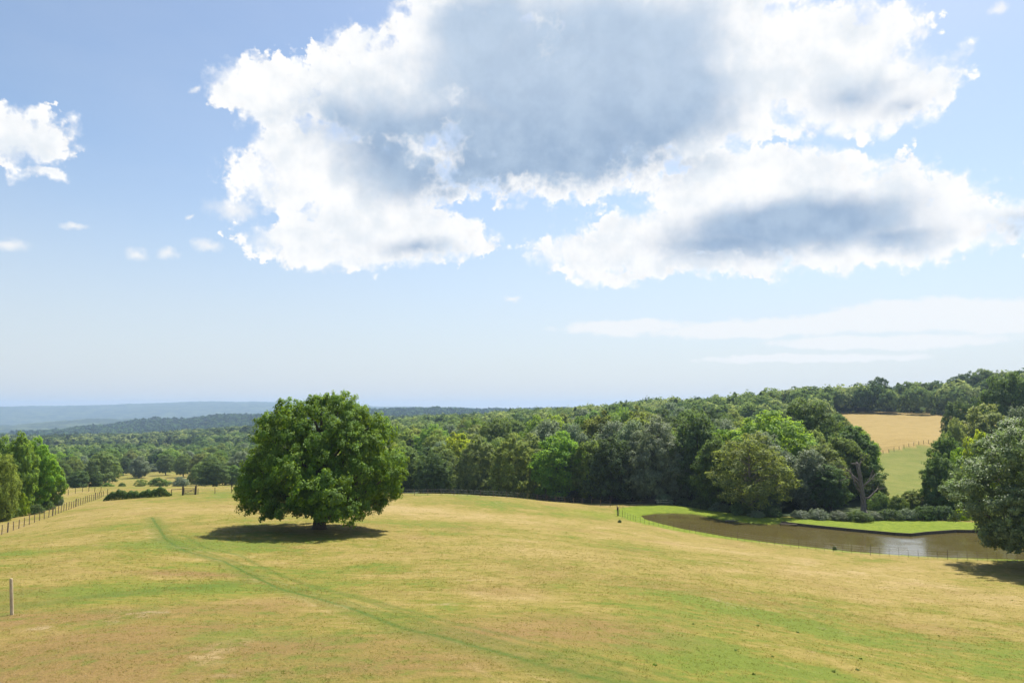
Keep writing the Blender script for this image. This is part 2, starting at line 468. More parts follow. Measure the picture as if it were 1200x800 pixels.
proto('fresh',   18, 15, 6.2, 1.2, 'round', 66, 26, 15, 'bright', .40, .34, rb=.24, tuft=.08)
proto('sunny',   19, 12, 5.2, 1.0, 'dome', 54, 26, 14, 'yellow', .38, .28, rb=.25, tuft=.085)
proto('ash',     20, 15, 6.6, 1.8, 'irregular', 56, 24, 12, 'soft', .34, .30, BARKP, 44, rb=.22, tuft=.085, gap=.08, top=.85, lean=(-.06, 0))
proto('fir',     21, 18, 3.6, 1.5, 'cone', 70, 18, 10, 'dark', .42, .26, rb=.24, tuft=.11, top=.97)
proto('pine',    22, 17, 4.6, 6.5, 'irregular', 26, 22, 12, 'dark', .42, .30, rb=.30, tuft=.11, top=.9, gap=.12)
proto('bush',    23, 3.2, 2.4, .15, 'dome', 26, 16, 12, 'mid', .26, .09, nlimb=10, rb=.34, tuft=.14)
proto('bush_pale', 24, 3.2, 2.5, .1, 'dome', 26, 16, 12, 'grey', .26, .09, nlimb=10, rb=.34, tuft=.14)
proto('bush_dark', 25, 3.0, 2.6, .1, 'dome', 26, 16, 12, 'dark', .26, .09, nlimb=10, rb=.34, tuft=.14)
proto('bush_gold', 26, 3.2, 2.3, .1, 'dome', 24, 16, 12, 'yellow', .24, .08, nlimb=10, rb=.34, tuft=.14)
# finer copies for trees that stand nearer
proto('near_grey', 31, 16.5, 9.2, 1.3, 'dome', 130, 38, 18, 'grey', .30, .5, nlimb=40, rb=.18, tuft=.055, lump=.16)
proto('near_fresh', 32, 14, 5.8, .6, 'round', 90, 34, 16, 'bright', .32, .34, nlimb=30, rb=.20, tuft=.07)
proto('lakeside', 35, 16.5, 9.2, 1.6, 'round', 130, 38, 18, 'lake', .30, .5, nlimb=40, rb=.17, tuft=.045, lump=.2, spread=.4)
proto('near_olive', 33, 12, 5.0, .3, 'tall', 80, 34, 16, 'olive', .26, .28, nlimb=30, rb=.22, tuft=.08, droop=.7)

def place(key, x, y, z, h, w, label, cat='tree', name='broadleaf_tree', group=None, rz=None, sink=.15):
    cr, tr, H, Rr = PROTO[key]
    root = bpy.data.objects.new(name, None); root.empty_display_size = .5; COL.objects.link(root)
    root.location = (x, y, z - sink)
    root.rotation_euler = (0, 0, random.uniform(0, 6.28) if rz is None else rz)
    root.scale = (w / (2 * Rr), w / (2 * Rr), (h + sink) / H)
    tag(root, label, cat, group)
    link('trunk' if name[:5] != 'shrub' else 'stem', tr, root); link('crown', cr, root)
    return root
def tree_px(key, px, r, top_y, w_px, label, **kw):
    """a tree at picture column px and distance r, its top at row top_y, w_px wide"""
    x, y, z = spot(px, r)
    e = float(pix_ae(px, top_y)[1])
    r = math.hypot(x, y)
    h = max(1.2, e * r - z)
    return place(key, x, y, z, h, w_px / F * r / float(hyp(px)), label, **kw)

# ---- the big oak in the field
ox, oy = hit(374, 619.5)
oz = gz(ox, oy)
orad = math.hypot(ox, oy)
e_top = float(pix_ae(375, 462)[1])
place('oak', ox, oy, oz, e_top * orad - oz, 191 / F * orad, 'large round oak standing alone in the dry field, its dark shadow spread below', name='oak_tree', rz=0.6)

# ---- trees of the wooded slope -----------------------------------------------------------
SKY = np.array([(430,487),(500,486),(560,483),(600,478),(650,471),(700,471),(750,469),(800,466),(850,461),(900,457),(950,456),(1000,455),(1060,450),(1300,440)])
FTOP = np.array([(430,530),(500,522),(560,514),(620,512),(680,503),(720,494),(760,490),(800,494),(850,512),(900,520),(960,520),(1000,530),(1110,540)])
FR = np.array([(q, w_ + (6 if q > 700 else 2)) for q, w_ in [(430,172),(500,168),(560,164),(640,158),(700,152),(760,149),(810,146),(850,138),(900,128),(960,126),(1010,127),(1110,126)]])
hero = []     # (x, y, radius) kept clear of scattered trees
def hero_tree(key, px, r, top, w, label, **kw):
    o = tree_px(key, px, r, top, w, label, **kw)
    hero.append((o.location.x, o.location.y, w / F * r * .33)); return o

# named ones near the pond
hero_tree('ash', 880, 131, 507, 118, 'feathery light green tree with pale forked limbs showing, at the pond edge of the wood', rz=1.0)
hero_tree('high', 842, 140, 510, 60, 'dark tree squeezed behind the feathery pond tree, on its left side')
hero_tree('fresh', 905, 152, 482, 120, 'broad bright green crown rising straight behind the feathery pond tree')
hero_tree('broad', 945, 172, 467, 82, 'tallest rounded green dome above the bright green crown near the pond')
hero_tree('silver', 948, 138, 527, 62, 'pale grey-green tree on the pond bank, between the feathery pond tree and the dead trunk')
hero_tree('golden', 985, 148, 508, 62, 'yellowish-green tree just above and left of the dead trunk')
hero_tree('high_b', 972, 134, 545, 50, 'dark shady tree low on the bank, close to the left of the dead trunk')
hero_tree('fresh', 1008, 158, 500, 50, 'lighter green tree at the wood corner where the dry hill field begins')
hero_tree('broad_b', 1025, 138, 557, 32, 'dark small tree right behind the dead trunk')
hero_tree('near_grey', 770, 153, 489, 92, 'big grey-green tree with a silvery sheen in the wood front, above the pond tip')
hero_tree('silver', 742, 158, 493, 64, 'silvery tree in the wood front, left neighbour of the big grey-green one')
hero_tree('high', 818, 150, 478, 66, 'tall dark green tree of the wood front, above the left half of the pond')
hero_tree('golden', 694, 156, 512, 52, 'olive tree with yellow-tipped crown at the wood front, left of the silvery trees')
hero_tree('broad_b', 716, 152, 508, 60, 'dark low-branched tree at the wood front where the field dips to the pond')
hero_tree('silver', 672, 168, 497, 66, 'greyish feathery tree standing behind the yellow-tipped olive tree')
hero_tree('pale', 560, 170, 511, 58, 'pale yellow-green rounded tree in the wood front, right of the lone oak')
hero_tree('pale', 622, 175, 508, 70, 'pale green spreading tree halfway along the wood front')
hero_tree('fresh', 628, 225, 487, 46, 'mid-green upright tree on the upper slope of the wood, above the pale spreading tree')

# right hand group behind the pond
R_GRP = [
 ('high', 1068, 134, 573, 30, 'small olive-green tree on the bank right of the dead trunk', 'golden'),
 ('broad_b', 1102, 131, 531, 50, 'dark bushy tree on the far pond bank, left of the silvery lakeside tree', 'broad_b'),
 ('', 1112, 142, 507, 52, 'tall narrow dark tree behind the bushy one on the far pond bank', 'high'),
 ('', 1128, 136, 525, 46, 'slim green tree half hidden between the far bank bushes and the yellow-green crown', 'fresh'),
 ('', 1152, 130, 505, 54, 'sunlit yellow-green crown glowing above the silvery lakeside tree', 'sunny'),
 ('', 1158, 190, 474, 92, 'wide pale green dome of a tree behind the yellow-green crown at the right', 'pale'),
 ('', 1127, 240, 466, 40, 'dark rounded tree at the right corner of the dry hill field', 'broad_b'),
 ('', 1190, 230, 437, 76, 'big dark green tree high up at the right picture edge, above the pale dome', 'broad'),
 ('', 1196, 150, 478, 60, 'grey-green tree at the right picture edge between the pale dome and the lakeside tree', 'silver'),
 ('', 1240, 160, 470, 90, 'tree mostly beyond the right picture edge, behind the lakeside tree', 'high'),
 ('', 1122, 176, 490, 34, 'mid-green tree top peeping over the left end of the right-hand group', 'pale'),
]
for _, px, r, top, w, lab, key in R_GRP: hero_tree(key, px, r, top, w, lab)
# lakeside tree, right foreground
tree_px('lakeside', 1217, 85, 486, 210, 'large silvery-green tree on the near shore at the right, branches hanging over the pond', rz=2.1)

# shrubs on the pond's far bank
SH = [(778,146,'bush_pale',13,22),(800,144,'bush_dark',10,20),(842,137,'bush_pale',12,26),(868,129,'bush_dark',14,28),(903,127,'bush_dark',13,30),(938,125,'bush_pale',9,26),(958,124,'bush_pale',12,28),
      (982,123,'bush_pale',11,24),(1003,122,'bush_dark',12,34),(1022,123,'bush_pale',10,22),(1040,123,'bush_dark',12,30),(1060,123,'bush_pale',13,26),(1082,123,'bush_dark',16,34),(1104,123,'bush_dark',16,32),(1124,123,'bush_gold',13,22),(1030,132,'bush',24,26),(1050,130,'bush',22,26),(820,142,'bush',14,30),(885,126,'bush_pale',8,22)]
SHN = ['below the silvery trees','beside the pond tip','left of the feathery pond tree','in the shade under the feathery pond tree','right under the feathery pond tree','below the grey-green bank tree','before the grey-green bank tree','just left of the dead trunk','at the foot of the dead trunk','just right of the dead trunk','on the lawn edge right of the dead trunk','below the small olive-green tree','in front of the dark bushy tree','at the far right end of the lawn','close to the silvery lakeside tree','tall one behind the dead trunk','tall one right of the dead trunk','at the wood foot above the left pond','low one at the water side of the wood']
KC = {'bush':'green','bush_pale':'pale','bush_dark':'dark green','bush_gold':'yellowish'}
for (px, r, k, hp, wp), nm in zip(SH, SHN):
    x, y, z = spot(px, r)
    place(k, x, y, z, hp / F * r, wp / F * r, '%s shrub on the pond bank %s' % (KC[k], nm), cat='shrub', name='shrub', group='shrubs on the far pond bank')

# scattered trees of the slope, each a thing of its own
KIND = [('broad','mid-green round'),('broad_b','dark green domed'),('high','tall mid-green'),('high_b','tall dark'),('pale','pale green'),('silver','grey-green'),('golden','olive'),('fresh','fresh green'),('fir','dark pointed'),('sunny','bright yellow-green')]
KW = np.array([.17,.13,.14,.10,.15,.12,.09,.07,.02,.02]); KW /= KW.sum()
pts = []
cand = []
gs = np.random.default_rng(5)
for _ in range(30000):
    px = gs.uniform(436, 1008); rf = np.interp(px, FR[:, 0], FR[:, 1])
    r = math.sqrt(gs.uniform(rf ** 2, 345 ** 2))
    # the hill field is open ground
    lim = np.interp(px, [960, 985, 1000, 1020, 1060], [400, 330, 190, 165, 150])
    if r > lim: continue
    cand.append((px, r))
def front_first(c): return 0
for px, r in cand:
    a = float(pix_ae(px, 560)[0]); R_ = r * float(hyp(px)); x, y = R_ * math.sin(a), R_ * math.cos(a)
    rf = np.interp(px, FR[:, 0], FR[:, 1])
    md = 8.6 + (r - rf) * .038
    if any((x - q[0]) ** 2 + (y - q[1]) ** 2 < md * md for q in pts): continue
    if any((x - q[0]) ** 2 + (y - q[1]) ** 2 < (q[2] + 3.2) ** 2 for q in hero): continue
    pts.append((x, y, px, r, rf))
def band(r, rf):
    t = r - rf
    return 0 if t < 14 else 1 if t < 40 else 2 if t < 85 else 3 if t < 145 else 4
rows = ['at wood front', 'behind wood front', 'mid slope', 'on upper slope', 'near wood skyline']
def where(px):
    L = [(470,'close right of the lone oak'),(530,'right of the lone oak'),(590,'between the oak and the wood centre'),(650,'at the wood centre'),(700,'left of the silvery trees'),(760,'above the fence corner of the pond'),(820,'above the left end of the pond'),(880,'above the middle of the pond bank'),(950,'behind the feathery pond tree'),(1000,'near the dead trunk'),(2000,'at the corner of the hill field')]
    for q, s in L:
        if px < q: return s
items = []
for x, y, px, r, rf in sorted(pts, key=lambda q: (band(q[3], q[4]), q[2])):
    k = int(gs.choice(len(KIND), p=KW))
    z = gz(x, y)
    t = min(1, max(0, (math.log(r) - math.log(rf)) / (math.log(560) - math.log(rf))))
    top = np.interp(px, FTOP[:, 0], FTOP[:, 1]) * (1 - t) + np.interp(px, SKY[:, 0], SKY[:, 1]) * t
    top += gs.normal() * (7 * (1 - t) + 2) - 2
    h = float(pix_ae(px, top)[1]) * math.hypot(x, y) - z
    h = min(max(h, 9), 21)
    w = min(max(h * gs.uniform(.75, 1.0), 9.5), 17)
    if KIND[k][0] == 'fir': w *= .6
    items.append([k, x, y, z, h, w, band(r, rf), where(px), px])
# labels: look + row + place, and where several agree their order from the left
from collections import defaultdict
agree = defaultdict(list)
for i, it in enumerate(items): agree[(it[0], it[6], it[7])].append(i)
ORD = ['leftmost', 'second', 'third', 'fourth', 'fifth', 'sixth', 'seventh', 'eighth']
for key, idx in agree.items():
    idx.sort(key=lambda i: items[i][8])
    for n, i in enumerate(idx):
        k, x, y, z, h, w, bd, wh, px = items[i]
        lab = '%s tree %s %s' % (KIND[k][1], rows[bd], wh)
        if len(idx) > 1: lab += ', ' + ORD[min(n, 7)]
        place(KIND[k][0], x, y, z, h, w, lab, name='fir_tree' if KIND[k][0] == 'fir' else 'broadleaf_tree', group='trees of the wooded slope')
print('slope trees', len(items))

# ---- skyline trees on the hill above the dry field
HT = [(905,430,459,30,'broad'),(925,440,457,28,'pale'),(945,445,458,26,'broad_b'),(962,450,459,24,'fir'),(975,450,457,26,'broad'),(990,455,460,28,'broad_b'),(1008,455,461,26,'high'),(1022,452,457,22,'silver'),(1034,456,441,26,'pine'),(1046,455,455,20,'high'),(1058,456,450,24,'pine'),(1070,458,447,28,'broad'),(1086,455,449,28,'pine'),(1100,455,446,30,'broad_b'),(1112,460,452,26,'pale'),
      (1125,462,441,30,'high_b'),(1140,465,435,36,'broad_b'),(1160,465,432,38,'broad'),(1178,465,434,34,'high'),(1198,462,438,36,'broad_b'),(1218,460,436,36,'broad'),(1242,460,440,40,'high_b'),(1075,450,462,22,'golden'),(1038,450,463,24,'golden'),(1000,452,466,22,'broad')]
HT_L = ['left end of the hilltop row, above the wood','second tree of the hilltop row, pale','third tree of the hilltop row, dark','pointed one in the hilltop row, left of the field','round one right of the pointed one, above the field corner','dark one above the left corner of the dry field','tall one above the tiny shed','grey-green one right of the shed','thin layered one that sticks out highest above the dry field','slim one just right of the layered one','flat-topped one near the middle of the field top','round one left of the field top right third','flat-topped one above the right third of the field','dark domed one above the right end of the field','pale one above the right end of the field','tall dark one where the skyline steps up right','wide dark one on the high right skyline','broad highest one on the right skyline','tall one right of the highest','dark one close to the right picture edge','one at the very right picture edge','one past the right picture edge','low olive one under the round tree by the field top','low olive one under the layered tree by the field top','low one on the field top left of the shed']
KN = dict(KIND); KN.update({'pine': 'dark open', 'fir': 'dark pointed'})
for (px, r, top, w, k), l in zip(HT, HT_L):
    tree_px(k, px, r, top, w, 'hilltop tree: ' + l, name='pine_tree' if k == 'pine' else 'fir_tree' if k == 'fir' else 'broadleaf_tree', group='skyline trees above the dry hill field')
# low scrub along the top of the dry field
for i, (px, w) in enumerate([(1030,22),(1052,26),(1078,30),(1098,28),(1118,24)]):
    tree_px('bush_pale' if i % 2 else 'bush', px, 444, 474 + (i % 3), w, ['scrub bush at the field top right of the shed','pale scrub bush under the open pines','scrub bush in the middle of the field top','pale scrub bush near the field top right corner','scrub bush at the field top right corner'][i], cat='shrub', name='shrub', group='scrub along the top of the dry field')

# ---- left foreground clump
LF = [('near_fresh',40,118,513,50,'fresh green tree of the left clump with its leafy right flank in sun'),
      ('near_fresh',22,112,507,44,'tallest fresh green tree of the left clump, behind the olive willow'),
      ('near_fresh',60,124,538,34,'lowest green tree at the right end of the left clump'),
      ('near_olive',-4,104,528,52,'soft olive willow at the left picture edge'),
      ('near_olive',-38,112,512,60,'willow just past the left picture edge'),
      ('near_fresh',2,126,512,40,'green tree filling the gap behind the willow')]
for k, px, r, top, w, lab in LF: tree_px(k, px, r, top, w, lab, group='clump of trees at the left edge')
tree_px('bush_gold', 29, 110, 577, 13, 'small golden-leaved bush at the foot of the left clump', cat='shrub', name='shrub')
for i, (px, r, top, w, k) in enumerate([(14,108,588,20,'bush'),(44,112,590,18,'bush_dark'),(58,118,586,16,'bush'),(2,105,585,22,'bush_pale'),(70,126,580,12,'bush_pale')]):
    tree_px(k, px, r, top, w, ['green bush in front of the willow and golden bush','dark bush right of the golden bush','green bush at the right foot of the clump','pale bush under the willow','pale little bush at the very tip of the clump'][i], cat='shrub', name='shrub', group='undergrowth of the left clump')

# ---- trees beyond the field at the left
VL = [('broad_b',92,225,550,26,'dark round tree just beyond the field brow, left one of the dark pair'),
      ('broad_b',112,228,553,17,'dark smaller tree just beyond the field brow, right one of the dark pair'),
      ('broad_b',250,262,537,40,'dark green tree left of the oak, beyond the gate'),
      ('broad',272,268,545,30,'lighter tree leaning on the dark one beyond the gate'),
      ('bush',187,280,559,26,'wide green bush beyond the long hedge'),
      ('bush_pale',211,275,558,22,'pale bush beyond the hedge end and the gate'),
      ('bush',127,250,565,14,'small bush right of the dark pair'),
      ('bush',143,255,565,10,'small bush on its own in front of the tan strip'),
      ('ash',165,262,561,17,'thin open little tree in front of the tan strip'),
      ('broad_b',158,430,537,26,'dark dome in the valley behind the tan strip'),
      ('broad',125,445,533,26,'round valley tree left of the dark dome'),
      ('pale',140,450,545,16,'small pale valley tree next to the tan strip'),
      ('silver',180,440,543,20,'grey-green valley tree right of the dark dome'),
      ('broad_b',200,470,528,22,'dark valley tree above the wide bushes'),
      ('pale',222,465,529,24,'pale sunlit valley tree left of the dark tree by the oak'),
      ('broad',212,450,540,26,'mid-green valley tree under the pale sunlit one'),
      ('pale',258,520,519,22,'pale yellow-green valley tree high above the gate'),
      ('golden',240,515,524,20,'olive valley tree left of the high pale one'),
      ('silver',285,540,519,26,'greyish valley tree close to the oak left side'),
      ('broad',104,455,541,22,'round green valley tree behind the dark pair'),
      ('pale',92,520,532,22,'pale valley tree above the dark pair'),
      ('broad_b',78,470,543,24,'dark valley tree between the left clump and the dark pair'),
      ('broad',150,520,529,24,'round tree above the dark valley dome'),
      ('broad_b',178,540,525,22,'dark round tree in the second valley row'),
      ('broad',235,480,542,22,'green valley tree behind the gate'),
      ('high',68,500,533,20,'upright valley tree next to the left clump'),
      ('broad',290,470,543,26,'green valley tree half hidden by the oak')]
for k, px, r, top, w, lab in VL:
    sh = 'shrub' in lab or 'bush ' in lab
    tree_px(k, px, r, top, w, lab, cat='shrub' if sh else 'tree', name='shrub' if sh else 'broadleaf_tree', group='trees in the valley beyond the field')

gv = np.random.default_rng(21); vp = []; VK = [('broad','mid-green'),('broad_b','dark green'),('pale','pale green'),('silver','grey-green'),('golden','olive'),('fresh','fresh green'),('high','tall green')]
VP = []
for _ in range(4000):
    px = gv.uniform(62, 300); r = math.sqrt(gv.uniform(290 ** 2, 540 ** 2)); x, y, z = r * (px - 600) / F, r, 0
    if any((x - q[0]) ** 2 + (y - q[1]) ** 2 < 230 for q in vp): continue
    if any((x - q[2] * (q[1] - 600) / F) ** 2 + (y - q[2]) ** 2 < 110 for q in VL): continue
    if r < 372 + 25 * math.sin(px / 13) and 124 < px < 226: continue
    if r < 440 and fbm(np.array([x / 30]), np.array([y / 30]), 2, 13)[0] < -.12: continue
    vp.append((x, y)); VP.append((px, r))
agv = defaultdict(list)
for px, r in VP:
    k, w_ = VK[int(gv.choice(7, p=[.2, .2, .18, .13, .13, .06, .1]))]
    agv[(k, w_, 'nearest' if r < 400 else 'lower' if r < 500 else 'middle' if r < 570 else 'upper', 'near the left clump' if px < 120 else 'above the long hedge' if px < 200 else 'above the gate' if px < 245 else 'beside the oak')].append((px, r))
for (k, w_, row, wh), L in agv.items():
    for n_, (px, r) in enumerate(sorted(L)):
        x, y, z = spot(px, r); h = gv.uniform(9, 14)
        place(k, x, y, z, h, h * gv.uniform(.85, 1.1), '%s valley tree in the %s row %s%s' % (w_, row, wh, ', ' + ORD[min(n_, 7)] if len(L) > 1 else ''), group='trees in the valley beyond the field')
# ------------------------------------------------------------------ far woods as masses
def low_tree(seed, conifer=False, nbl=70, ls=.26):
    g = np.random.default_rng(seed)
    d = unit(nbl * 3, g); d = d[d[:, 2] > -.35][:nbl]
    bb = unit(14, g) * np.array([.62, .62, .62]); 
    lum = 1 + .22 * np.sin(d[:, 0] * 4 + seed) * np.sin(d[:, 1] * 5 + seed) + g.normal(size=len(d)) * .07
    c = d * lum[:, None] * .5 * g.uniform(.9, 1.04, len(d))[:, None]
    k_ = np.argmax(d @ bb.T, 1); c = c * .62 + (bb[k_] * .36 + unit(len(d), g) * .21) * .8 * .62
    c[:, 2] = c[:, 2] * .98 + .5
    if conifer:
        zz = g.random(len(d)); th = g.random(len(d)) * 6.28
        c = np.stack([np.cos(th) * (1 - zz) * .45, np.sin(th) * (1 - zz) * .45, zz], 1)
    return leaves(c, d + unit(len(d), g) * .35 + np.array([0, 0, .2]), ls, g, .85)
def mass(name, label, spots, mats, nbl, seed, ls=.26):
    V = []; Fq = []; MI = []; n = 0
    T = [low_tree(seed + i, i == 5, nbl, ls) for i in range(6)]
    g = np.random.default_rng(seed); print(name, len(spots))
    for x, y, z, h, w in spots:
        v, f = T[int(g.choice(6, p=[.19, .19, .19, .19, .19, .05]))]
        a = g.random() * 6.28; ca, sa = math.cos(a), math.sin(a)
        V.append(np.stack([(v[:, 0] * ca - v[:, 1] * sa) * w + x, (v[:, 0] * sa + v[:, 1] * ca) * w + y, v[:, 2] * h + z], 1))
        Fq.append(f + n); n += len(v); MI.append(np.full(len(f), g.integers(len(mats)), np.int32))
    me = mesh_np(name, np.concatenate(V), np.concatenate(Fq), mats)
    me.polygons.foreach_set('material_index', np.concatenate(MI)); me.update()
    o = link(name, me); tag(o, label, 'wood', kind='stuff'); return o
FM = [LM['far_mid'], LM['far_dark'], LM['far_mid'], LM['far_light']]
def scatter(r0, r1, pxa, pxb, md, seed, keep=None):
    g = np.random.default_rng(seed)
    a0, a1 = float(pix_ae(pxa, 500)[0]), float(pix_ae(pxb, 500)[0])
    n = int((a1 - a0) * (r1 * r1 - r0 * r0) / 2 / (md * md))
    a = g.uniform(a0, a1, n * 3); r = np.sqrt(g.uniform(r0 * r0, r1 * r1, n * 3))
    x, y = r * np.sin(a), r * np.cos(a)
    cell = np.stack([np.floor(x / md), np.floor(y / md)], 1)
    _, ix = np.unique(cell, axis=0, return_index=True)
    x, y = x[ix], y[ix]
    if keep is not None:
        m = keep(x, y); x, y = x[m], y[m]
    return x, y, ground(x, y)
def heights(x, y, z, h0, h1, s, sink=1.0):
    g = np.random.default_rng(s); h = g.uniform(h0, h1, len(x)) * (1 + .25 * fbm(x / 90, y / 90, 2, s)); w = h * g.uniform(.8, 1.15, len(x))
    return list(zip(x, y, z - sink, h, w))
def opening(x, y): return fbm(x / 260, y / 160, 2, 77) < .38
# upper slope behind the individual trees
a = scatter(352, 760, 425, 965, 11, 41)
mass('upper_slope_wood', 'dense green wood reaching the skyline behind the slope trees', heights(*a, 12, 17, 1), FM, 800, 500, .105)
a = scatter(470, 640, 900, 1330, 12, 42)
mass('hilltop_wood', 'wood continuing behind the hilltop tree row', heights(*a, 14, 20, 2), FM, 700, 510, .11)
a = scatter(460, 900, -60, 432, 11.5, 43, lambda x, y: opening(x, y) & (np.hypot(x, y) > 540 + 60 * fbm(x / 60, y / 60, 2, 90)))
mass('valley_wood', 'mixed woodland filling the valley floor behind the field', heights(*a, 10, 15, 3), FM, 550, 520, .13)
a = scatter(760, 1500, -60, 640, 14, 44, opening)
mass('valley_slope_wood', 'bluish green woodland climbing the far side of the valley', heights(*a, 11, 16, 4), [LM['far_mid'], LM['far_dark'], LM['far_dark'], LM['far_light']], 150, 530, .22)
a = scatter(1500, 2900, -60, 700, 17, 45, lambda x, y: fbm(x / 400, y / 260, 2, 78) < .45)
mass('ridge_wood', 'dark blue wooded ridge beyond the valley', heights(*a, 12, 18, 5), [LM['ridge'], LM['ridge'], LM['far_dark']], 45, 540, .36)

# ------------------------------------------------------------------ the ground sheet
az_in = np.arange(-R(38.5), R(38.5), R(.105))
az_out = np.arange(R(38.5), 2 * math.pi - R(38.5), R(2.0))
AZ = np.concatenate([az_in, az_out]); NA = len(AZ)
RAD = np.concatenate([[.01, 3, 6], np.arange(8, 84, .36), np.arange(84, 152, .30), np.exp(np.linspace(math.log(152), math.log(2500), 170)), np.exp(np.linspace(math.log(2530), math.log(9600), 110))])
NR = len(RAD)
rr, aa = np.meshgrid(RAD, AZ, indexing='ij')
GX, GY = (rr * np.sin(aa)).ravel(), (rr * np.cos(aa)).ravel()
GZ = ground(GX, GY)
i0 = (np.arange(NR - 1)[:, None] * NA + np.arange(NA)[None])
i1 = (np.arange(NR - 1)[:, None] * NA + (np.arange(NA)[None] + 1) % NA)
faces = np.stack([i0, i0 + NA, i1 + NA, i1], -1).reshape(-1, 4)[:, ::-1]
GRr = rr.ravel()
print('ground verts', len(GX)); print('bank', [(p, round(on_water(*p)[1])) for p in far_bank[::3]], 'lawn', [(p, round(on_water(*p)[1])) for p in [(800,592.5),(850,600),(900,607),(950,609),(1000,610.5),(1060,611.5),(1120,613.5)]])

def poly_mask(pts, wid, soft):
    P = [hit(*p) for p in pts]
    m = (GRr < 260) & (GRr > 12) & (GY > 0)
    o = np.zeros(len(GX)); d = seg_dist(GX[m], GY[m], P, False)
    o[m] = 1 - sstep(wid, wid + soft, d); return o
def blob(px, py, wx, wy, ang=0):
    """a patch of the field, wx metres across the view and wy metres along it"""
    x0, y0 = hit(px, py); a = math.atan2(x0, y0) + ang
    dx, dy = GX - x0, GY - y0
    u = dx * math.cos(a) - dy * math.sin(a); v = dx * math.sin(a) + dy * math.cos(a)
    return np.exp(-((u / wx) ** 2 + (v / wy) ** 2))
m = (GRr < 260) & (GY > 40)
lawn = np.zeros(len(GX))
sdl = seg_dist(GX[m], GY[m], LAWNP); sdl = np.where(inside(GX[m], GY[m], LAWNP), -sdl, sdl)
sp = sd_pond(GX[m], GY[m])
nz = fbm(GX[m] / 2.5, GY[m] / 2.5, 3, 9)
nearw = np.interp(np.degrees(np.arctan2(GX[m], GY[m])), [9, 14, 18, 24], [3.0, 2.0, 1.0, .35])
lawn[m] = np.clip(np.maximum(1 - sstep(-.4, .5, sdl + nz * .7), 1 - sstep(0, 1.2, sp - nearw + nz * .8)), 0, 1)
lawn = np.maximum(lawn, .55 * blob(700, 603, 6, 5))
PXv = np.degrees(AZ)
azd = np.degrees(np.arctan2(GX, GY)); e_az = np.array([float(pix_ae(p, 540)[0]) for p in (430, 500, 560, 640, 700, 760, 810, 850, 900, 960, 1010, 1110, 1300)])
DEP = np.where(GY > 1, GY, 1e9)
frr = np.interp(np.radians(azd), e_az, [168, 164, 160, 155, 149, 146, 143, 135, 128, 124, 124.5, 122, 119]) + 1.5
open_hill = np.interp(np.radians(azd), [float(pix_ae(p, 540)[0]) for p in (975, 990, 1010, 1030, 1110, 1130, 1300)], [900, 330, 200, 150, 150, 240, 240])
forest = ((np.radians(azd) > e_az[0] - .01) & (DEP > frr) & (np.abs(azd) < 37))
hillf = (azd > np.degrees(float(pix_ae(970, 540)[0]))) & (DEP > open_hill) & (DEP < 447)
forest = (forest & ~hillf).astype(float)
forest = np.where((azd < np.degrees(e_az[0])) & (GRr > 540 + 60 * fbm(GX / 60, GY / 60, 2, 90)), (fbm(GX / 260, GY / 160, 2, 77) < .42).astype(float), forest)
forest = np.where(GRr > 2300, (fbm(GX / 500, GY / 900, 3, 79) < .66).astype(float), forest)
# the pale valley field far left
forest = np.where((GRr > 2900) & (GRr < 4000) & (azd < -31) & (azd > -34.3) & (GRr > 3250) & (GRr < 3750), 0, forest)
fx, fy = spot(1060, 245)[:2]
greenf = np.where(hillf & (DEP < 243 + (azd - 27) * 2.6), 1.0, 0)
def ruts(pts, half, wid):
    Pp = [hit(*p) for p in pts]; m = (GRr < 260) & (GRr > 12) & (GY > 0); o = np.zeros(len(GX))
    o[m] = np.exp(-((seg_dist(GX[m], GY[m], Pp, False) - half) / wid) ** 2); return o
TP = [(178,606),(186,618),(195,632),(218,646),(262,657),(330,690),(410,712),(470,735),(560,758),(640,780),(720,800)]
track = np.maximum.reduce([.95 * ruts(TP, 0, .24), .5 * ruts([(a + 16 + (b - 600) * .12, b - 5) for a, b in TP[2:]], 0, .24), .36 * poly_mask(TP, .4, 1.0),
    .5 * ruts([(205,640),(300,668),(360,688),(430,706),(500,727),(600,752),(700,776),(790,800)], .62, .22),
    .5 * poly_mask([(0,712),(60,705),(140,696),(230,688),(300,680)], .3, 1.2)])
pale = np.maximum.reduce([
    .35 * ruts([(120,626),(160,634),(205,644),(260,660),(330,687),(400,716),(480,742),(560,770),(620,800)], .55, .18),
    .6 * poly_mask([(245,775),(243,768),(262,757),(285,750)], .2, .5),
    .5 * poly_mask([(172,612),(176,628),(190,636),(230,645),(300,652)], .2, .6),
    .6 * poly_mask([(820,640),(940,660),(1050,676),(1130,690),(1200,700)], .5, 1.6)])
dry = (.9 * blob(1120, 692, 22, 7) + .7 * blob(930, 655, 22, 7) + .7 * blob(620, 610, 34, 12) + .5 * blob(600, 690, 5, 5) + .7 * blob(150, 600, 26, 12) + .5 * blob(160, 675, 9, 3)
       + .5 * blob(560, 640, 12, 6) + .8 * blob(500, 600, 20, 10) + .4 * blob(310, 706, 4, 3) + .4 * blob(700, 655, 20, 7)
       - .6 * blob(90, 690, 9, 3) - .5 * blob(430, 690, 6, 4) + .5 * blob(560, 735, 5, 3) + .4 * blob(700, 775, 4, 2) - .6 * blob(870, 780, 6, 3) - .5 * blob(800, 700, 10, 5) - .55 * blob(50, 645, 14, 5)
       - .7 * blob(460, 612, 9, 6) - .5 * blob(300, 640, 9, 5) - .5 * blob(780, 650, 10, 4) - .4 * blob(1000, 740, 10, 5) - .4 * blob(140, 760, 6, 2.5))
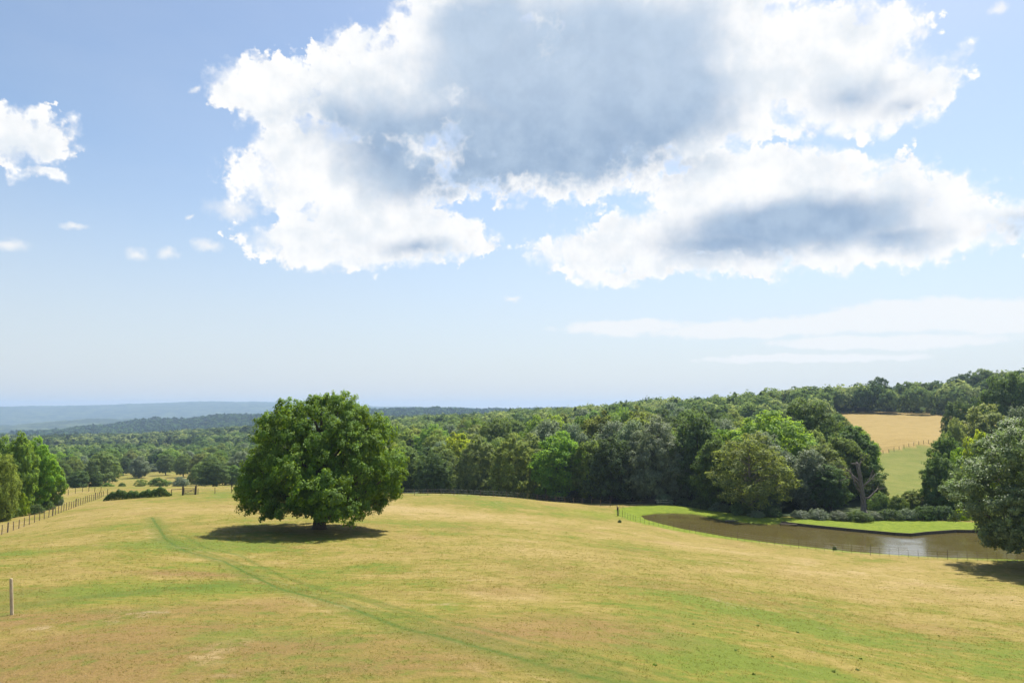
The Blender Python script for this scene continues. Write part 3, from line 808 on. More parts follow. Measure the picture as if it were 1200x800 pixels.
brown = (1.3 * blob(222, 672, 3.6, 1.5, .3) + 1.4 * blob(115, 722, 6, 2.4) + 1.2 * blob(150, 740, 5, 1.8) + .8 * blob(30, 770, 4, 1.2) + .8 * blob(240, 790, 5, 1) + .9 * blob(675, 733, 5, 2.4) + .7 * blob(640, 745, 4, 1.6) + .6 * blob(270, 760, 5, 1.8) + .7 * blob(60, 790, 6, 1.5) + .7 * blob(350, 795, 7, 1.4) + .6 * blob(930, 712, 9, 3.4)
         + .6 * blob(310, 705, 3, 2) + .5 * blob(600, 690, 3, 3) + .5 * blob(40, 690, 4, 2) + .5 * blob(180, 775, 5, 1.6) + .4 * blob(760, 690, 7, 3))
gm = mesh_np('ground', np.stack([GX, GY, GZ], 1), faces, [], True)
for nm, arr in (('lawn', lawn), ('forest', forest), ('track', track), ('pale', pale), ('dry', dry), ('brown', brown), ('greenf', greenf), ('hill', hillf.astype(float))):
    at = gm.attributes.new(nm, 'FLOAT', 'POINT'); at.data.foreach_set('value', arr.astype(np.float32))

m_, t, o = mat('field_grass')
GREEN, OLIVE, STRAW, TAN = (.126, .160, .022), (.186, .166, .030), (.252, .196, .056), (.315, .236, .094)
def field_col(t):
    P = t.new('ShaderNodeNewGeometry').outputs['Position']
    N = dict(A=t.noise(P, .045, 5, .55), B=t.noise(P, .22, 5, .6), C=t.noise(P, 1.3, 5, .65), D=t.noise(P, 9.0, 4, .7),
             E=t.noise(t.v('ADD', P, (31, 17, 5)), .11, 5, .6), G=t.noise(t.v('MULTIPLY', P, (.45, 1.5, 1)), .9, 6, .7),
             F=t.noise(t.v('MULTIPLY', P, (.5, 1.6, 1)), .35, 4, .6), H=t.noise(P, 3.6, 4, .6))
    d = .47
    for k, a in (('A', 1.6), ('B', 1.7), ('C', 1.15), ('G', 1.1), ('H', .55)): d = t.m('ADD', d, t.m('MULTIPLY', t.m('SUBTRACT', N[k], .5), a))
    d = t.m('ADD', d, t.m('MULTIPLY', t.attr('dry'), .55))
    c = t.mix(t.ss(d, .02, .42), GREEN, OLIVE); c = t.mix(t.ss(d, .35, .75), c, STRAW); c = t.mix(t.ss(d, .75, 1.25), c, TAN)
    return P, N, c
P, N_, c = field_col(t); nB, nC, nD, nE, nF = N_['B'], N_['C'], N_['D'], N_['E'], N_['F']
brownf = t.m('ADD', t.m('MULTIPLY', t.attr('brown'), 1.0), t.m('MULTIPLY', t.m('SUBTRACT', nE, .525), 2.8), clamp=True)
brownf = t.m('MULTIPLY', brownf, t.ss(nC, .30, .55, .35, 1))
c = t.mix(t.m('MULTIPLY', brownf, .8), c, (.200, .125, .048))
bare = t.m('MULTIPLY', t.ss(nE, .40, .30), t.ss(nC, .50, .62))
c = t.mix(t.m('MULTIPLY', bare, .6), c, (.32, .24, .15))
c = t.mix(t.m('MULTIPLY', t.attr('track'), t.m('MULTIPLY', t.ss(nC, .25, .5, .5, 1), t.ss(nB, .30, .55, .8, 1))), c, (.060, .108, .014))
c = t.mix(t.m('MULTIPLY', t.attr('pale'), t.m('MULTIPLY', t.ss(nC, .40, .60), t.ss(nB, .40, .62, .1, .7))), c, (.38, .30, .15))
c = t.mix(t.attr('greenf'), c, t.mix(t.ss(nB, .3, .7), (.13, .155, .028), (.18, .18, .042)))
hilldry = t.m('MULTIPLY', t.attr('hill'), t.m('SUBTRACT', 1.0, t.attr('greenf')))
c = t.mix(hilldry, c, t.mix(t.ss(nF, .35, .65), (.25, .178, .055), (.31, .225, .08)))
c = t.mix(t.attr('lawn'), c, t.mix(t.ss(nC, .35, .65), (.125, .175, .012), (.172, .212, .019)))
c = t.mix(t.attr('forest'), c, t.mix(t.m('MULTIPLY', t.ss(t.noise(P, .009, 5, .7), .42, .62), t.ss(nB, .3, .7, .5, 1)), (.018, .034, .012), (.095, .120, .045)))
c = t.mix(1.0, c, t.m('ADD', .62, t.m('MULTIPLY', nD, .76)), 'MULTIPLY')
c = t.mix(1.0, c, t.m('ADD', .82, t.m('MULTIPLY', nC, .36)), 'MULTIPLY')
bp = t.new('ShaderNodeBump'); bp.inputs['Strength'].default_value = .75; bp.inputs['Distance'].default_value = .09
t.link(t.m('ADD', nD, t.m('MULTIPLY', nC, 1.6)), bp.inputs['Height'])
bsdf(t, o, c, .95, .12, bp.outputs[0])
gm.materials.append(m_)
tag(link('ground', gm), kind='structure')

# ------------------------------------------------------------------ grass tufts and seed heads on the near slope
g = np.random.default_rng(77)
n = 120000
rg = 14 + (g.random(n) ** 1.2) * 110; ag = g.uniform(-R(37), R(37), n)
x, y = rg * np.sin(ag), rg * np.cos(ag)
k = fbm(x / .9, y / .9, 2, 61) + g.random(n) * 1.3 - .2 > .25 + .9 * sstep(45, 120, rg)
k &= sd_pond(x, y) > .4
x, y, rg = x[k], y[k], rg[k]; n = len(x); z = ground(x, y)
B = 3
x = np.repeat(x, B) + g.normal(size=n * B) * .05; y = np.repeat(y, B) + g.normal(size=n * B) * .05; z = np.repeat(z, B); rb_ = np.repeat(rg, B)
hh = g.uniform(.012, .045, n * B) * (1 + .5 * (rb_ > 40)); ww = .006 + rb_ * .00028
th = g.uniform(0, 6.28, n * B); lx, ly = g.normal(size=(2, n * B)) * hh * 1.7
V = np.stack([np.stack([x - np.cos(th) * ww, y - np.sin(th) * ww, z - .01], 1), np.stack([x + np.cos(th) * ww, y + np.sin(th) * ww, z - .01], 1), np.stack([x + lx, y + ly, z + hh], 1)], 1).reshape(-1, 3)
mg, t, o = mat('grass_blades')
gi = t.new('ShaderNodeNewGeometry'); r1 = gi.outputs['Random Per Island']; nb_ = t.noise(gi.outputs['Position'], .35, 4, .6)
_, _, c0 = field_col(t); cg = t.mix(t.ss(r1, .45, 1.0, 0, .6), t.mix(1.0, c0, (1.15, 1.15, 1.1), 'MULTIPLY'), (.50, .40, .17))
dfb = t.new('ShaderNodeBsdfDiffuse'); trb = t.new('ShaderNodeBsdfTranslucent'); mxb = t.new('ShaderNodeMixShader'); mxb.inputs[0].default_value = .5
t.link(cg, dfb.inputs[0]); t.link(cg, trb.inputs[0]); t.link(dfb.outputs[0], mxb.inputs[1]); t.link(trb.outputs[0], mxb.inputs[2]); t.link(mxb.outputs[0], o.inputs[0])
me = mesh_np('grass', V, np.arange(len(V)).reshape(-1, 3), [mg])
tag(link('grass', me), 'short dry and green grass blades covering the near field', 'grass', kind='stuff')

# broad-leaved weeds standing out dark in the field
ge = Geo(); gw = np.random.default_rng(4)
wd = []
def weed_mesh(seed):
    g = np.random.default_rng(seed); nn = 46
    c = np.stack([g.normal(size=nn) * .05, g.normal(size=nn) * .05, g.random(nn) * .10], 1)
    V, Fq = leaves(c, unit(nn, g) + np.array([0, 0, .8]), .10, g)
    return mesh_np('weed', V, Fq, [LM['mid']])
WM = [weed_mesh(i) for i in range(4)]
WP = [(1009,772),(1004,763),(998,768),(962,745),(935,741),(913,734),(905,769),(910,767),(977,787),(1063,778),(883,790),(868,777),(829,733),(814,736),(812,731),(835,750),(888,733),(1066,775),(1186,703),(1000,757),(767,779),(712,757),(1005,785),(847,755),(862,762),(818,775),(1100,745),(1027,760)]
for i, (px, py) in enumerate(WP[::2]):
    x, y = hit(px, py); w = link('weed', WM[i % 4], None, (x, y, gz(x, y))); s = .34 + .3 * random.random(); w.scale = (s, s, s * .8); w.rotation_euler.z = random.random() * 6
    tag(w, 'small dark green weed dotted in the near field, lower right', 'weed', 'dark weeds dotted over the near field')

# ------------------------------------------------------------------ water
mw, t, o = mat('pond_water')
gi = t.new('ShaderNodeNewGeometry'); P = gi.outputs['Position']
w1 = t.noise(t.v('MULTIPLY', P, (1, 1.8, 1)), 2.6, 3, .6); w2 = t.noise(P, .22, 3, .5)
bp = t.new('ShaderNodeBump'); bp.inputs['Distance'].default_value = .05
t._set(bp.inputs['Strength'], t.ss(w2, .42, .62, .12, .55)); t.link(w1, bp.inputs['Height'])
p = bsdf(t, o, t.mix(w2, (.078, .062, .020), (.105, .086, .028)), .09, .5, bp.outputs[0]); p.inputs['IOR'].default_value = 1.33
xs, ys = POND[:, 0], POND[:, 1]
cxp, cyp = xs.mean(), ys.mean()
pts3 = [(q[0], q[1]) for q in POND]
me = bpy.data.meshes.new('pond_water'); 
import bmesh
bm = bmesh.new(); vs = [bm.verts.new((a, b, WATER)) for a, b in pts3]
# enlarge the sheet a little so that it runs under the banks
for i, v in enumerate(vs):
    a = POND[i - 1]; b = POND[(i + 1) % len(POND)]; tx, ty = b - a; L = math.hypot(tx, ty)
    nx, ny = ty / L, -tx / L
    q = 0.5
    if inside(np.array([v.co.x + nx * .3]), np.array([v.co.y + ny * .3]), POND)[0]: q = -.5
    v.co.x += nx * q; v.co.y += ny * q
f = bm.faces.new(vs); bmesh.ops.triangulate(bm, faces=[f]); bm.normal_update()
for f in bm.faces:
    if f.normal.z < 0: f.normal_flip()
bm.to_mesh(me); bm.free(); me.materials.append(mw)
tag(link('pond_water', me), kind='structure')

# timber edging along the far bank of the pond
edge_px = [(916,613.5),(950,617.5),(1000,622.5),(1050,627),(1068,628),(1085,626),(1120,623.5),(1150,624),(1200,627)]
E = [on_water(*p) for p in edge_px]
root = bpy.data.objects.new('pond_edging', None); COL.objects.link(root); root.location = (E[0][0], E[0][1], WATER)
tag(root, 'dark timber edging holding up the bright lawn on the far side of the pond', 'edging')
for i in range(len(E) - 1):
    ge = Geo(); (ax, ay), (bx, by) = E[i], E[i + 1]; L = math.hypot(bx - ax, by - ay)
    ge.box(((ax + bx) / 2 - E[0][0], (ay + by) / 2 - E[0][1], .04 + .003 * (i % 2)), (L + .05, .12 + .01 * (i % 2), .75), math.atan2(by - ay, bx - ax))
    link('board', ge.mesh('board', [WOODD]), root)
ge = Geo(); x, y = on_water(924, 615.6); ge.box((0, 0, .1), (2.6, .5, .12), -.35)
for sx in (-1.1, 1.1): ge.tube([(sx, .1 - sx * .36, -.8), (sx, .1 - sx * .36, .3)], [.07, .06], 6)
tag(link('landing_stage', ge.mesh('landing_stage', [WOODD]), None, (x, y, WATER + .12)), 'tiny dark wooden landing stage at the left end of the timber edging', 'jetty')
# bleached log lying at the waterline
x, y = on_water(857, 611.0); ge = Geo(); ge.tube([(-1.0, .12, 0), (-.3, 0, .05), (.4, .02, .04), (1.1, -.1, .1)], [.11, .14, .12, .05], 8); ge.tube([(.1, 0, .08), (.3, -.2, .35), (.5, -.3, .45)], [.06, .04, .01], 5)
tag(link('log', ge.mesh('log', [BARKD], True), None, (x, y, WATER + .1)), 'bleached log lying at the water line under the feathery pond tree', 'log')

# ------------------------------------------------------------------ dead tree
x, y, z = spot(1010, 128)
ge = Geo(); gd = np.random.default_rng(12)
Hd = (float(pix_ae(1010, 548)[1]) * 128 - z)
ge.tube([(0, 0, -.5), (0, 0, 0), (.02, 0, .8), (.1, 0, Hd * .25), (-.15, 0, Hd * .5), (-.3, 0, Hd * .75), (-.7, 0, Hd * .97), (-.85, 0, Hd)], [1.0, .8, .5, .42, .38, .32, .3, .12], 10)
for k in range(5):
    a = k * 1.256 + .4; ge.tube([(math.cos(a) * .35, math.sin(a) * .35, .7), (math.cos(a) * .8, math.sin(a) * .8, .15), (math.cos(a) * 1.4, math.sin(a) * 1.4, -.2)], [.28, .22, .06], 6)
link_tr = ge
root = bpy.data.objects.new('dead_tree', None); COL.objects.link(root); root.location = (x, y, z)
tag(root, 'bare grey dead tree with broken top and crooked limbs on the far pond bank', 'dead tree')
link('trunk', ge.mesh('dead_trunk', [BARKD], True), root)
LIMB = [[(-.2,0,.50),(-1.0,-.3,.62),(-1.9,-.4,.72),(-2.7,-.3,.70)], [(-.3,0,.62),(-1.2,.2,.72),(-2.2,.3,.84),(-3.0,.2,.90)], [(-.25,0,.42),(-.9,-.2,.50),(-1.6,-.5,.62),(-1.9,-.4,.80)], [(0,0,.52),(.8,-.2,.62),(1.5,-.3,.68),(2.1,-.3,.78)], [(.1,0,.32),(1.0,-.1,.33),(1.9,0,.42),(2.7,.1,.50)], [(-.45,0,.9),(-.9,0,.96),(-1.3,.1,.98)], [(-.4,0,.9),(-.1,.1,.97),(.0,.1,1.02)]]
for L in LIMB:
    ge = Geo(); P_ = [np.array((a, b, c_ * Hd)) for a, b, c_ in L]
    n_ = len(P_); ge.tube(P_, list(np.linspace(.19, .05, n_)), 7)
    for j in range(1, n_):
        for q in range(2):
            d = P_[j] - P_[j - 1]; d = d / np.linalg.norm(d) + gd.normal(size=3) * .6; ge.tube([P_[j], P_[j] + d * .5, P_[j] + d * 1.0 + (0, 0, .15)], [.05, .035, .01], 5)
    link('limb', ge.mesh('limb', [BARKD], True), root)

# ------------------------------------------------------------------ hedge, gate, fences, posts
def hedge(pA, pB, r0, r1, hgt, wid, label):
    A = spot(pA, r0); B_ = spot(pB, r1); g = np.random.default_rng(8)
    L = math.hypot(B_[0] - A[0], B_[1] - A[1]); n = int(L * 900)
    t_ = g.random(n); u = g.normal(size=n) * .3; q = g.random(n)
    hx = hgt * (1 + .18 * np.sin(t_ * 9) + .12 * np.sin(t_ * 31 + 1) + .1 * np.sin(t_ * 70)) * np.minimum(1, np.minimum(t_ * 9 + .25, (1 - t_) * 7 + .2))
    phi = g.random(n) * math.pi; rr_ = g.uniform(.75, 1.05, n)
    dx, dy = (B_[0] - A[0]) / L, (B_[1] - A[1]) / L
    off = np.cos(phi) * wid * rr_; zz = np.sin(phi) ** .6 * hx * rr_
    X = A[0] + t_ * L * dx - off * dy; Y = A[1] + t_ * L * dy + off * dx; Z = ground(X, Y) + zz
    N = np.stack([-np.cos(phi) * dy, np.cos(phi) * dx, np.sin(phi)], 1) + unit(n, g) * .6
    V, Fq = leaves(np.stack([X - A[0], Y - A[1], Z - A[2]], 1), N, .2, g)
    root = bpy.data.objects.new('hedge', None); COL.objects.link(root); root.location = A
    tag(root, label, 'hedge')
    link('foliage', mesh_np('hedge_foliage', V, Fq, [LM['dark']]), root)
    ge = Geo()
    for s_ in np.linspace(.03, .97, 26):
        px_, py_ = s_ * L * dx, s_ * L * dy; zz_ = gz(A[0] + px_, A[1] + py_) - A[2]
        ge.tube([(px_, py_, zz_ - .1), (px_ + g.normal() * .1, py_, zz_ + hgt * .45), (px_ + g.normal() * .3, py_ + g.normal() * .2, zz_ + hgt * .8)], [.05, .04, .01], 5)
    link('stems', ge.mesh('hedge_stems', [BARK]), root)
hedge(124, 201, 128, 130, 1.25, .8, 'long low dark hedge at the far left of the field, beside the gate')

def post_mesh(h, r, material, square=False, cap=False):
    ge = Geo()
    if square: ge.box((0, 0, h / 2 - .15), (r * 2, r * 2, h + .3))
    else:
        ge.tube([(0, 0, -.3), (0, 0, h * .5), (.005, 0, h * .985), (.005, 0, h)], [r, r * .97, r * .94, r * .75], 8)
    return ge.mesh('post', [material])
mwire, t, o = mat('fence_wire'); bw = bsdf(t, o, (.22, .22, .22), .5, .5); bw.inputs['Metallic'].default_value = .6
def fence(path, spacing, h, r, material, label, wires=3, big=0, square=False, wr=.006, mesh_step=0, rails=0):
    """path: ground points; posts are parts of the fence, its wires one part each"""
    P_ = [np.array(p, float) for p in path]
    seg = [np.linalg.norm(P_[i + 1] - P_[i]) for i in range(len(P_) - 1)]; tot = sum(seg)
    n = max(2, min(99, int(tot / spacing) + 1)); S = np.linspace(0, tot, n); cum = np.concatenate([[0], np.cumsum(seg)])
    X = np.interp(S, cum, [p[0] for p in P_]); Y = np.interp(S, cum, [p[1] for p in P_]); Z = ground(X, Y)
    root = bpy.data.objects.new('fence', None); COL.objects.link(root); root.location = (X[0], Y[0], Z[0]); tag(root, label, 'fence')
    pm = post_mesh(h, r, material, square); pb = post_mesh(h * 1.12, r * 1.7, material, square)
    for i in range(n):
        b = link('post', pb if big and i % big == 0 else pm, root, (X[i] - X[0], Y[i] - Y[0], Z[i] - Z[0]))
        b.rotation_euler = (random.gauss(0, .025), random.gauss(0, .025), random.random() * 3 if not square else math.atan2(Y[min(i + 1, n - 1)] - Y[max(i - 1, 0)], X[min(i + 1, n - 1)] - X[max(i - 1, 0)]))
        b.scale.z = random.uniform(.93, 1.06)
    for k_ in range(wires):
        hh_ = h * (.95 - .8 * k_ / max(1, wires - 1)) if wires > 1 else h * .9
        ge = Geo(); ge.tube([(X[i] - X[0], Y[i] - Y[0], Z[i] - Z[0] + hh_) for i in range(n)], [wr] * n, 4, False)
        link('wire', ge.mesh('wire', [mwire]), root)
    for k_ in range(rails):
        ge = Geo(); hh_ = h * (.9 - .4 * k_)
        for i in range(n - 1):
            a = np.array((X[i] - X[0], Y[i] - Y[0], Z[i] - Z[0] + hh_)); b = np.array((X[i + 1] - X[0], Y[i + 1] - Y[0], Z[i + 1] - Z[0] + hh_))
            ge.tube([a, b], [.045, .045], 4)
        link('rail', ge.mesh('rail', [material]), root)
    return root
lf = [hit(-40, 640, 50), hit(0, 627), hit(30, 616), hit(60, 605), hit(88, 594), hit(116, 584)]
fence(lf, 1.75, 1.15, .05, WOOD, 'post and wire fence running down the left side of the field past the leafy clump', 3, 9)
fence([hit(116, 584), hit(122, 580.5), hit(126, 579.5)], 2.2, 1.1, .055, WOODD, 'short fence piece between the left fence end and the hedge', 2)
gA = np.array(spot(202, 131)); gB = np.array(spot(215, 131)); gC = np.array(spot(230, 131)); gD = np.array(spot(272, 133))
fence([gA[:2], gB[:2]], 1.0, 1.15, .06, WOODD, 'short fence panel between the hedge and the gate', 2, rails=1)
fence([gC[:2] + (.4, 0), gD[:2]], 2.6, 1.15, .055, WOODD, 'thin fence running from the gate to behind the oak', 3)
sx_, sy_ = hit(82, 577); 
fence([hit(80, 580), hit(100, 575.5), hit(118, 576.5)], 2.4, 1.1, .05, WOODD, 'far cross fence behind the left fence end, near the clump tip', 2)
# gate
root = bpy.data.objects.new('field_gate', None); COL.objects.link(root); root.location = gB
tag(root, 'weathered five-bar wooden field gate between two stout posts at the far field edge', 'gate')
d = gC - gB; L = math.hypot(d[0], d[1]); an = math.atan2(d[1], d[0])
for q in (0.0, 1.0):
    pm = post_mesh(1.5, .12, WOODD, True); b = link('gate_post', pm, root, (d[0] * q, d[1] * q, d[2] * q)); b.rotation_euler.z = an
for k_ in range(5):
    ge = Geo(); ge.box((L / 2, 0, .18 + k_ * .24), (L - .3, .03, .09)); b = link('bar', ge.mesh('bar', [WOOD]), root); b.rotation_euler.z = an
ge = Geo()
for q in (.2, L - .2): ge.box((q, .036, .66), (.08, .035, 1.15))
ge.tube([(.25, .05, .2), (L - .25, .05, 1.12)], [.04, .04], 4)
b = link('brace', ge.mesh('brace', [WOOD]), root); b.rotation_euler.z = an
# fence round the pond
corner = on_water(723, 606)
pf = [on_water(723, 599.5), on_water(725, 606), on_water(745, 613), on_water(775, 619), on_water(820, 627), on_water(870, 635.5), on_water(920, 642), on_water(970, 647.5), on_water(1020, 652), on_water(1070, 655), on_water(1130, 658), on_water(1200, 661), on_water(1260, 662)]
fence(pf, 1.05, 1.05, .018, WOODD, 'thin metal stake fence along the near shore of the pond', 4, 8, wr=.004)
pf2 = [on_water(723, 599.5), on_water(730, 597), on_water(760, 594.5), on_water(800, 594), on_water(830, 597)]
fence(pf2, 1.6, 1.05, .018, WOODD, 'thin stake fence between the wood foot and the left lawn of the pond', 3, 6, wr=.004)
x, y = corner; b = link('fence_post', post_mesh(1.45, .1, WOODD, True), None, (on_water(724, 606)[0], on_water(724, 606)[1] - .25, gz(*on_water(724, 606)))); tag(b, 'stout dark corner post of the pond fence, left of the pond tip', 'post')
for (px, py, lab) in ((726, 612, 'dark tussock in the field just below the pond fence corner post'), (978, 644, 'dark tussock on the near pond shore below the glare')):
    x, y = hit(px, py); place('bush_dark', x, y, gz(x, y), .45, .65, lab, cat='tussock', name='tussock')
fence([hit(470, 580.5), hit(540, 580.5), hit(600, 583.5), hit(660, 588.5), hit(715, 594)], 2.4, 1.1, .045, WOOD, 'low fence along the brow of the field at the foot of the wood', 3)
# fence across the hill
fence([spot(1012, 236)[:2], spot(1040, 239)[:2], spot(1070, 246)[:2], spot(1096, 252)[:2]], 2.6, 1.2, .07, WOODD, 'fence climbing between the green strip and the dry tan field on the hill', 2)
# lone post, near left
x, y = hit(14, 720); b = link('wooden_post', post_mesh(1.36, .062, WOODP), None, (x, y, gz(x, y))); b.rotation_euler = (0, -.09, .0)
tag(b, 'single upright wooden post standing alone in the field at the lower left', 'post')
# little shed at the top of the dry field
x, y, z = spot(1012, 441); root = bpy.data.objects.new('shed', None); COL.objects.link(root); root.location = (x, y, z); tag(root, 'tiny dark low shed at the top left of the dry hill field', 'shed')
ge = Geo(); ge.box((0, 0, .7), (4.6, 3, 1.6)); link('wall', ge.mesh('shed_wall', [WOODD]), root)
ge = Geo(); V = [(-2.6,-1.8,1.5),(2.6,-1.8,1.5),(2.6,1.8,1.5),(-2.6,1.8,1.5),(-2.6,0,2.5),(2.6,0,2.5)]
ge.add(V, [(0,1,5,4),(2,3,4,5),(0,4,3,3),(1,2,5,5)]); ge.add([(a, b, c_ - .12) for a, b, c_ in V], [(4,5,1,0),(5,4,3,2)])
mroof, t, o = mat('shed_roof'); bsdf(t, o, (.10, .09, .09), .7); link('roof', ge.mesh('shed_roof', [mroof]), root)
ge = Geo(); ge.box((.9, -1.53, .6), (.9, .05, 1.35)); link('door', ge.mesh('shed_door', [BARK]), root)

# ------------------------------------------------------------------ haze
HB, HT_ = float(GZ.min()) - 1.0, float(max(GZ.max(), 30.0)) + 4.0
ge = Geo(); ge.box((0, 0, (HB + HT_) / 2), (19500, 19500, HT_ - HB))
mh = bpy.data.materials.new('haze_air'); mh.use_nodes = True; mh.node_tree.nodes.clear(); t = NT(mh.node_tree); o = t.new('ShaderNodeOutputMaterial')
pv = t.new('ShaderNodeVolumePrincipled'); pv.inputs['Color'].default_value = (.47, .64, .90, 1); pv.inputs['Density'].default_value = 1.3e-4; pv.inputs['Anisotropy'].default_value = .2
t.link(pv.outputs[0], o.inputs['Volume']); print('haze', HB, HT_)
me = ge.mesh('haze', [mh]); tag(link('haze', me), 'thin blue summer haze over the valley', 'haze', kind='stuff')

# ------------------------------------------------------------------ sky, clouds, sun
SUN_AZ, SUN_EL = R(28), R(58)
wd = bpy.data.worlds.new('World'); sc.world = wd; wd.use_nodes = True; wd.node_tree.nodes.clear()
t = NT(wd.node_tree); out = t.new('ShaderNodeOutputWorld'); bg = t.new('ShaderNodeBackground'); bg.inputs[1].default_value = .085
skyt = t.new('ShaderNodeTexSky'); skyt.sky_type = 'NISHITA'; skyt.sun_disc = False; skyt.sun_elevation = SUN_EL; skyt.sun_rotation = SUN_AZ
skyt.altitude = 100; skyt.air_density = 1.0; skyt.dust_density = 1.2; skyt.ozone_density = 1.6
tc = t.new('ShaderNodeTexCoord'); D = tc.outputs['Generated']
sep = t.new('ShaderNodeSeparateXYZ'); t.link(t.v('NORMALIZE', D), sep.inputs[0])
az = t.m('ARCTAN2', sep.outputs[0], sep.outputs[1]); el = t.m('ARCSINE', sep.outputs[2])
cb = t.new('ShaderNodeCombineXYZ'); DEG = 180 / math.pi
t._set(cb.inputs[0], t.m('MULTIPLY', az, DEG)); t._set(cb.inputs[1], t.m('MULTIPLY', el, DEG))
AE = cb.outputs[0]
def px_deg(px, py):
    x, y, z = pix_dir(px, py); return math.degrees(math.atan2(x, y)), math.degrees(math.atan2(z, math.hypot(x, y)))
wn = t.noise(AE, .22, 5, .6, out=1); wsub = t.v('SUBTRACT', wn, (.5, .5, .5)); warp = t.v('MULTIPLY', wsub, (5.5, 4.0, 0))
wn2 = t.noise(t.v('ADD', AE, (40, 9, 3)), .9, 4, .6, out=1); warp2 = t.v('MULTIPLY', t.v('SUBTRACT', wn2, (.5, .5, .5)), (1.6, 1.3, 0))
Q = t.v('ADD', t.v('ADD', AE, warp), warp2)
Qs = t.v('ADD', AE, t.v('SCALE', warp, .45))
def blobs(Qv, lst, soft=.25):
    cur = None
    for px, py, wx, wy in lst:
        a, e = px_deg(px, py)
        rx = abs(px_deg(px + wx, py)[0] - px_deg(px - wx, py)[0]) / 2; ry = abs(px_deg(px, py - wy)[1] - px_deg(px, py + wy)[1]) / 2
        q = t.v('MULTIPLY', t.v('SUBTRACT', Qv, (a, e, 0)), (1 / rx, 1 / ry, 0))
        L = t.v('LENGTH', q, out=1)
        d = t.m('MULTIPLY', t.m('SUBTRACT', 1.0, L), min(1.0, max(.40, (rx * ry) ** .5 / 5.5)))
        cur = d if cur is None else t.m('SMOOTH_MAX', cur, d, soft * .25)
    return cur
MAIN = [(330,108,100,50),(300,85,60,30),(450,110,130,75),(400,200,145,66),(470,210,90,50),(355,285,90,32),(450,270,130,48),(545,285,45,22),(560,60,130,80),(640,-10,190,60),(650,140,200,110),(760,60,190,110),(590,198,110,34),(800,120,150,80),(940,70,150,70),(1010,110,130,65),(1090,100,50,48),(880,-10,130,40),(1000,60,60,50),
        (870,215,150,50),(1005,218,92,34),(850,270,190,46),(700,290,100,32),(720,320,60,16),(980,260,190,58),(1100,270,110,40),(1190,255,70,36),(820,310,120,22),(1250,250,90,60),
        (30,158,78,42),(52,205,34,14),(-40,150,60,60)]
SMALL = [(12,287,34,10),(85,265,22,6),(275,246,42,18),(163,298,19,10),(198,297,17,10),(243,287,26,10),(222,255,9,5),(228,105,10,6),
        (472,3,18,7),(1170,8,16,10),(1078,38,16,10),(600,350,14,5)]
LOW = [(1180,370,110,24),(1070,368,120,22),(960,380,130,14),(860,388,120,11),(730,384,90,11),(1040,400,170,10),(950,420,160,6)]
DARK = [(640,95,175,105),(540,175,165,80),(660,170,120,60),(480,165,100,55),(700,70,170,95),(760,120,120,75),(600,205,130,42),(720,195,120,32),(1000,115,66,26),(1060,125,40,20),(930,265,170,36),(860,285,110,26),(1040,275,80,20),(490,288,50,14),(570,30,90,50),(400,140,60,30),(1210,270,50,24)]
cov = blobs(Q, MAIN, .3)
def billow(Qv):
    a = t.m('ABSOLUTE', t.m('SUBTRACT', t.noise(Qv, .50, 3, .5), .5)); b = t.m('ABSOLUTE', t.m('SUBTRACT', t.noise(Qv, 1.25, 4, .55), .5))
    c = t.m('SUBTRACT', t.noise(Qv, 3.2, 5, .6), .5)
    return t.m('ADD', t.m('ADD', t.m('MULTIPLY', a, .85), t.m('MULTIPLY', b, .34)), t.m('ADD', t.m('MULTIPLY', c, .07), -.075))
bl = billow(AE); bl2 = billow(t.v('ADD', AE, (.35, .85, 0)))
dens = t.m('ADD', cov, t.m('ADD', bl, t.m('MULTIPLY', t.m('SUBTRACT', t.noise(AE, .3, 4, .55), .5), .3)))
nsoft = t.noise(t.v('ADD', AE, (12, 70, 0)), .35, 4, .6)
alpha = t.ss(t.m('DIVIDE', dens, t.m('ADD', .05, t.m('MULTIPLY', t.ss(nsoft, .38, .68), .50))), 0, 1)
relief = t.m('SUBTRACT', bl, bl2)
covs = t.m('ADD', blobs(t.v('ADD', AE, t.v('SCALE', warp2, .8)), SMALL, .2), t.m('MULTIPLY', bl, .55))
alphas = t.m('MULTIPLY', t.ss(covs, .0, .42), .9)
covl = t.m('ADD', blobs(t.v('ADD', AE, t.v('MULTIPLY', wsub, (4, 1.1, 0))), LOW, .3), t.m('MULTIPLY', t.m('SUBTRACT', t.noise(t.v('MULTIPLY', AE, (.5, 1.4, 1)), .8, 6, .6), .5), .35))
alphal = t.ss(t.m('ADD', covl, t.m('MULTIPLY', bl, .45)), -.02, .16)
nS = t.noise(t.v('ADD', AE, (3, 50, 0)), .16, 6, .55); nS2 = t.noise(t.v('ADD', AE, (90, 5, 0)), .30, 5, .55)
dk = t.m('ADD', blobs(Qs, DARK, .5), t.m('ADD', t.m('MULTIPLY', t.m('SUBTRACT', nS, .5), .6), t.m('MULTIPLY', t.m('SUBTRACT', nS2, .5), .35)))
shade = t.m('MULTIPLY', t.ss(dk, -.20, .50), t.ss(dens, .04, .45))
shade2 = t.m('MULTIPLY', t.ss(nS2, .38, .68), t.ss(dens, .08, .40))
white = (7.4, 7.4, 7.4); grey = (2.4, 3.3, 4.6); lgrey = (5.1, 5.7, 6.3); mgrey = (3.15, 4.05, 5.25)
cc = t.mix(t.m('MULTIPLY', shade2, .6), white, lgrey)
core = t.mix(t.ss(t.m('ADD', nS2, t.m('MULTIPLY', relief, .15)), .34, .70), grey, mgrey)
core = t.mix(t.m('MULTIPLY', t.ss(el, R(19), R(26)), .5), core, (4.5, 5.3, 6.3))
cc = t.mix(shade, cc, core)
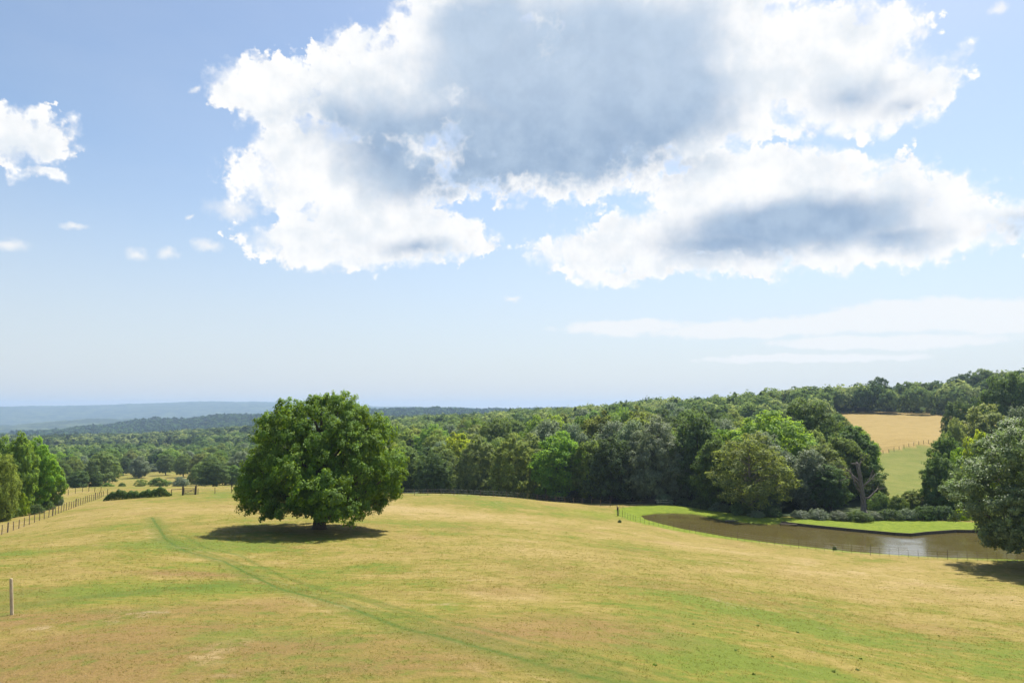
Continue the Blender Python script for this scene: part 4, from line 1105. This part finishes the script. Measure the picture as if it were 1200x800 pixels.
rl = t.m('ADD', 1.0, t.m('MULTIPLY', t.m('MINIMUM', t.m('MAXIMUM', relief, -.25), .25), t.ss(dens, .0, .4, .45, .15)))
cc = t.v('SCALE', cc, rl)
lowf = t.ss(el, R(-2), R(20), 1, 0)
base = t.v('MULTIPLY', skyt.outputs[0], (1.10, 1.12, 1.11))
base = t.mix(t.m('MULTIPLY', lowf, .8), base, (5.15, 5.45, 5.9))
# thin veil of high white haze
veil = t.m('MULTIPLY', t.ss(t.noise(t.v('MULTIPLY', AE, (.4, 1, 1)), .12, 4, .5), .35, .75), .12)
base = t.mix(veil, base, (5.2, 5.6, 6.1))
c1 = t.mix(t.m('MULTIPLY', alphal, .85), base, (6.9, 7.0, 7.1))
c1 = t.mix(alphas, c1, (6.9, 6.95, 7.0))
c2 = t.mix(alpha, c1, cc)
# below the horizon stay with the plain sky
t.link(c2, bg.inputs[0]); t.link(bg.outputs[0], out.inputs[0])
wd.cycles.sampling_method = 'MANUAL'; wd.cycles.sample_map_resolution = 512

sun = bpy.data.lights.new('sun', 'SUN'); sun.energy = 5.0; sun.angle = R(.53); sun.color = (1, .95, .87)
so = bpy.data.objects.new('sun', sun); COL.objects.link(so)
from mathutils import Vector
sd = Vector((math.sin(SUN_AZ) * math.cos(SUN_EL), math.cos(SUN_AZ) * math.cos(SUN_EL), math.sin(SUN_EL)))
so.rotation_euler = sd.to_track_quat('Z', 'Y').to_euler(); so.location = (60, 60, 100)

# ------------------------------------------------------------------ camera and render settings
cam = bpy.data.cameras.new('camera'); cam.lens = 36 * F / 1200; cam.sensor_width = 36; cam.clip_start = .5; cam.clip_end = 40000
co = bpy.data.objects.new('camera', cam); COL.objects.link(co); co.rotation_euler = (math.pi / 2 + PITCH, 0, 0); sc.camera = co
sc.view_settings.view_transform = 'Standard'; sc.view_settings.look = 'None'; sc.view_settings.gamma = 1; sc.view_settings.exposure = 0.70
sc.view_settings.use_curve_mapping = False
cy = sc.cycles
cy.max_bounces = 6; cy.diffuse_bounces = 3; cy.glossy_bounces = 2; cy.transmission_bounces = 3; cy.volume_bounces = 1; cy.transparent_max_bounces = 4
cy.use_denoising = True; cy.use_adaptive_sampling = True; cy.adaptive_threshold = .02
cy.sample_clamp_indirect = 6

_l = defaultdict(int)
for o_ in bpy.data.objects:
    if o_.get('category'): _l[o_.get('label')] += 1
print('DUPLABELS', [k for k, v in _l.items() if v > 1][:20])
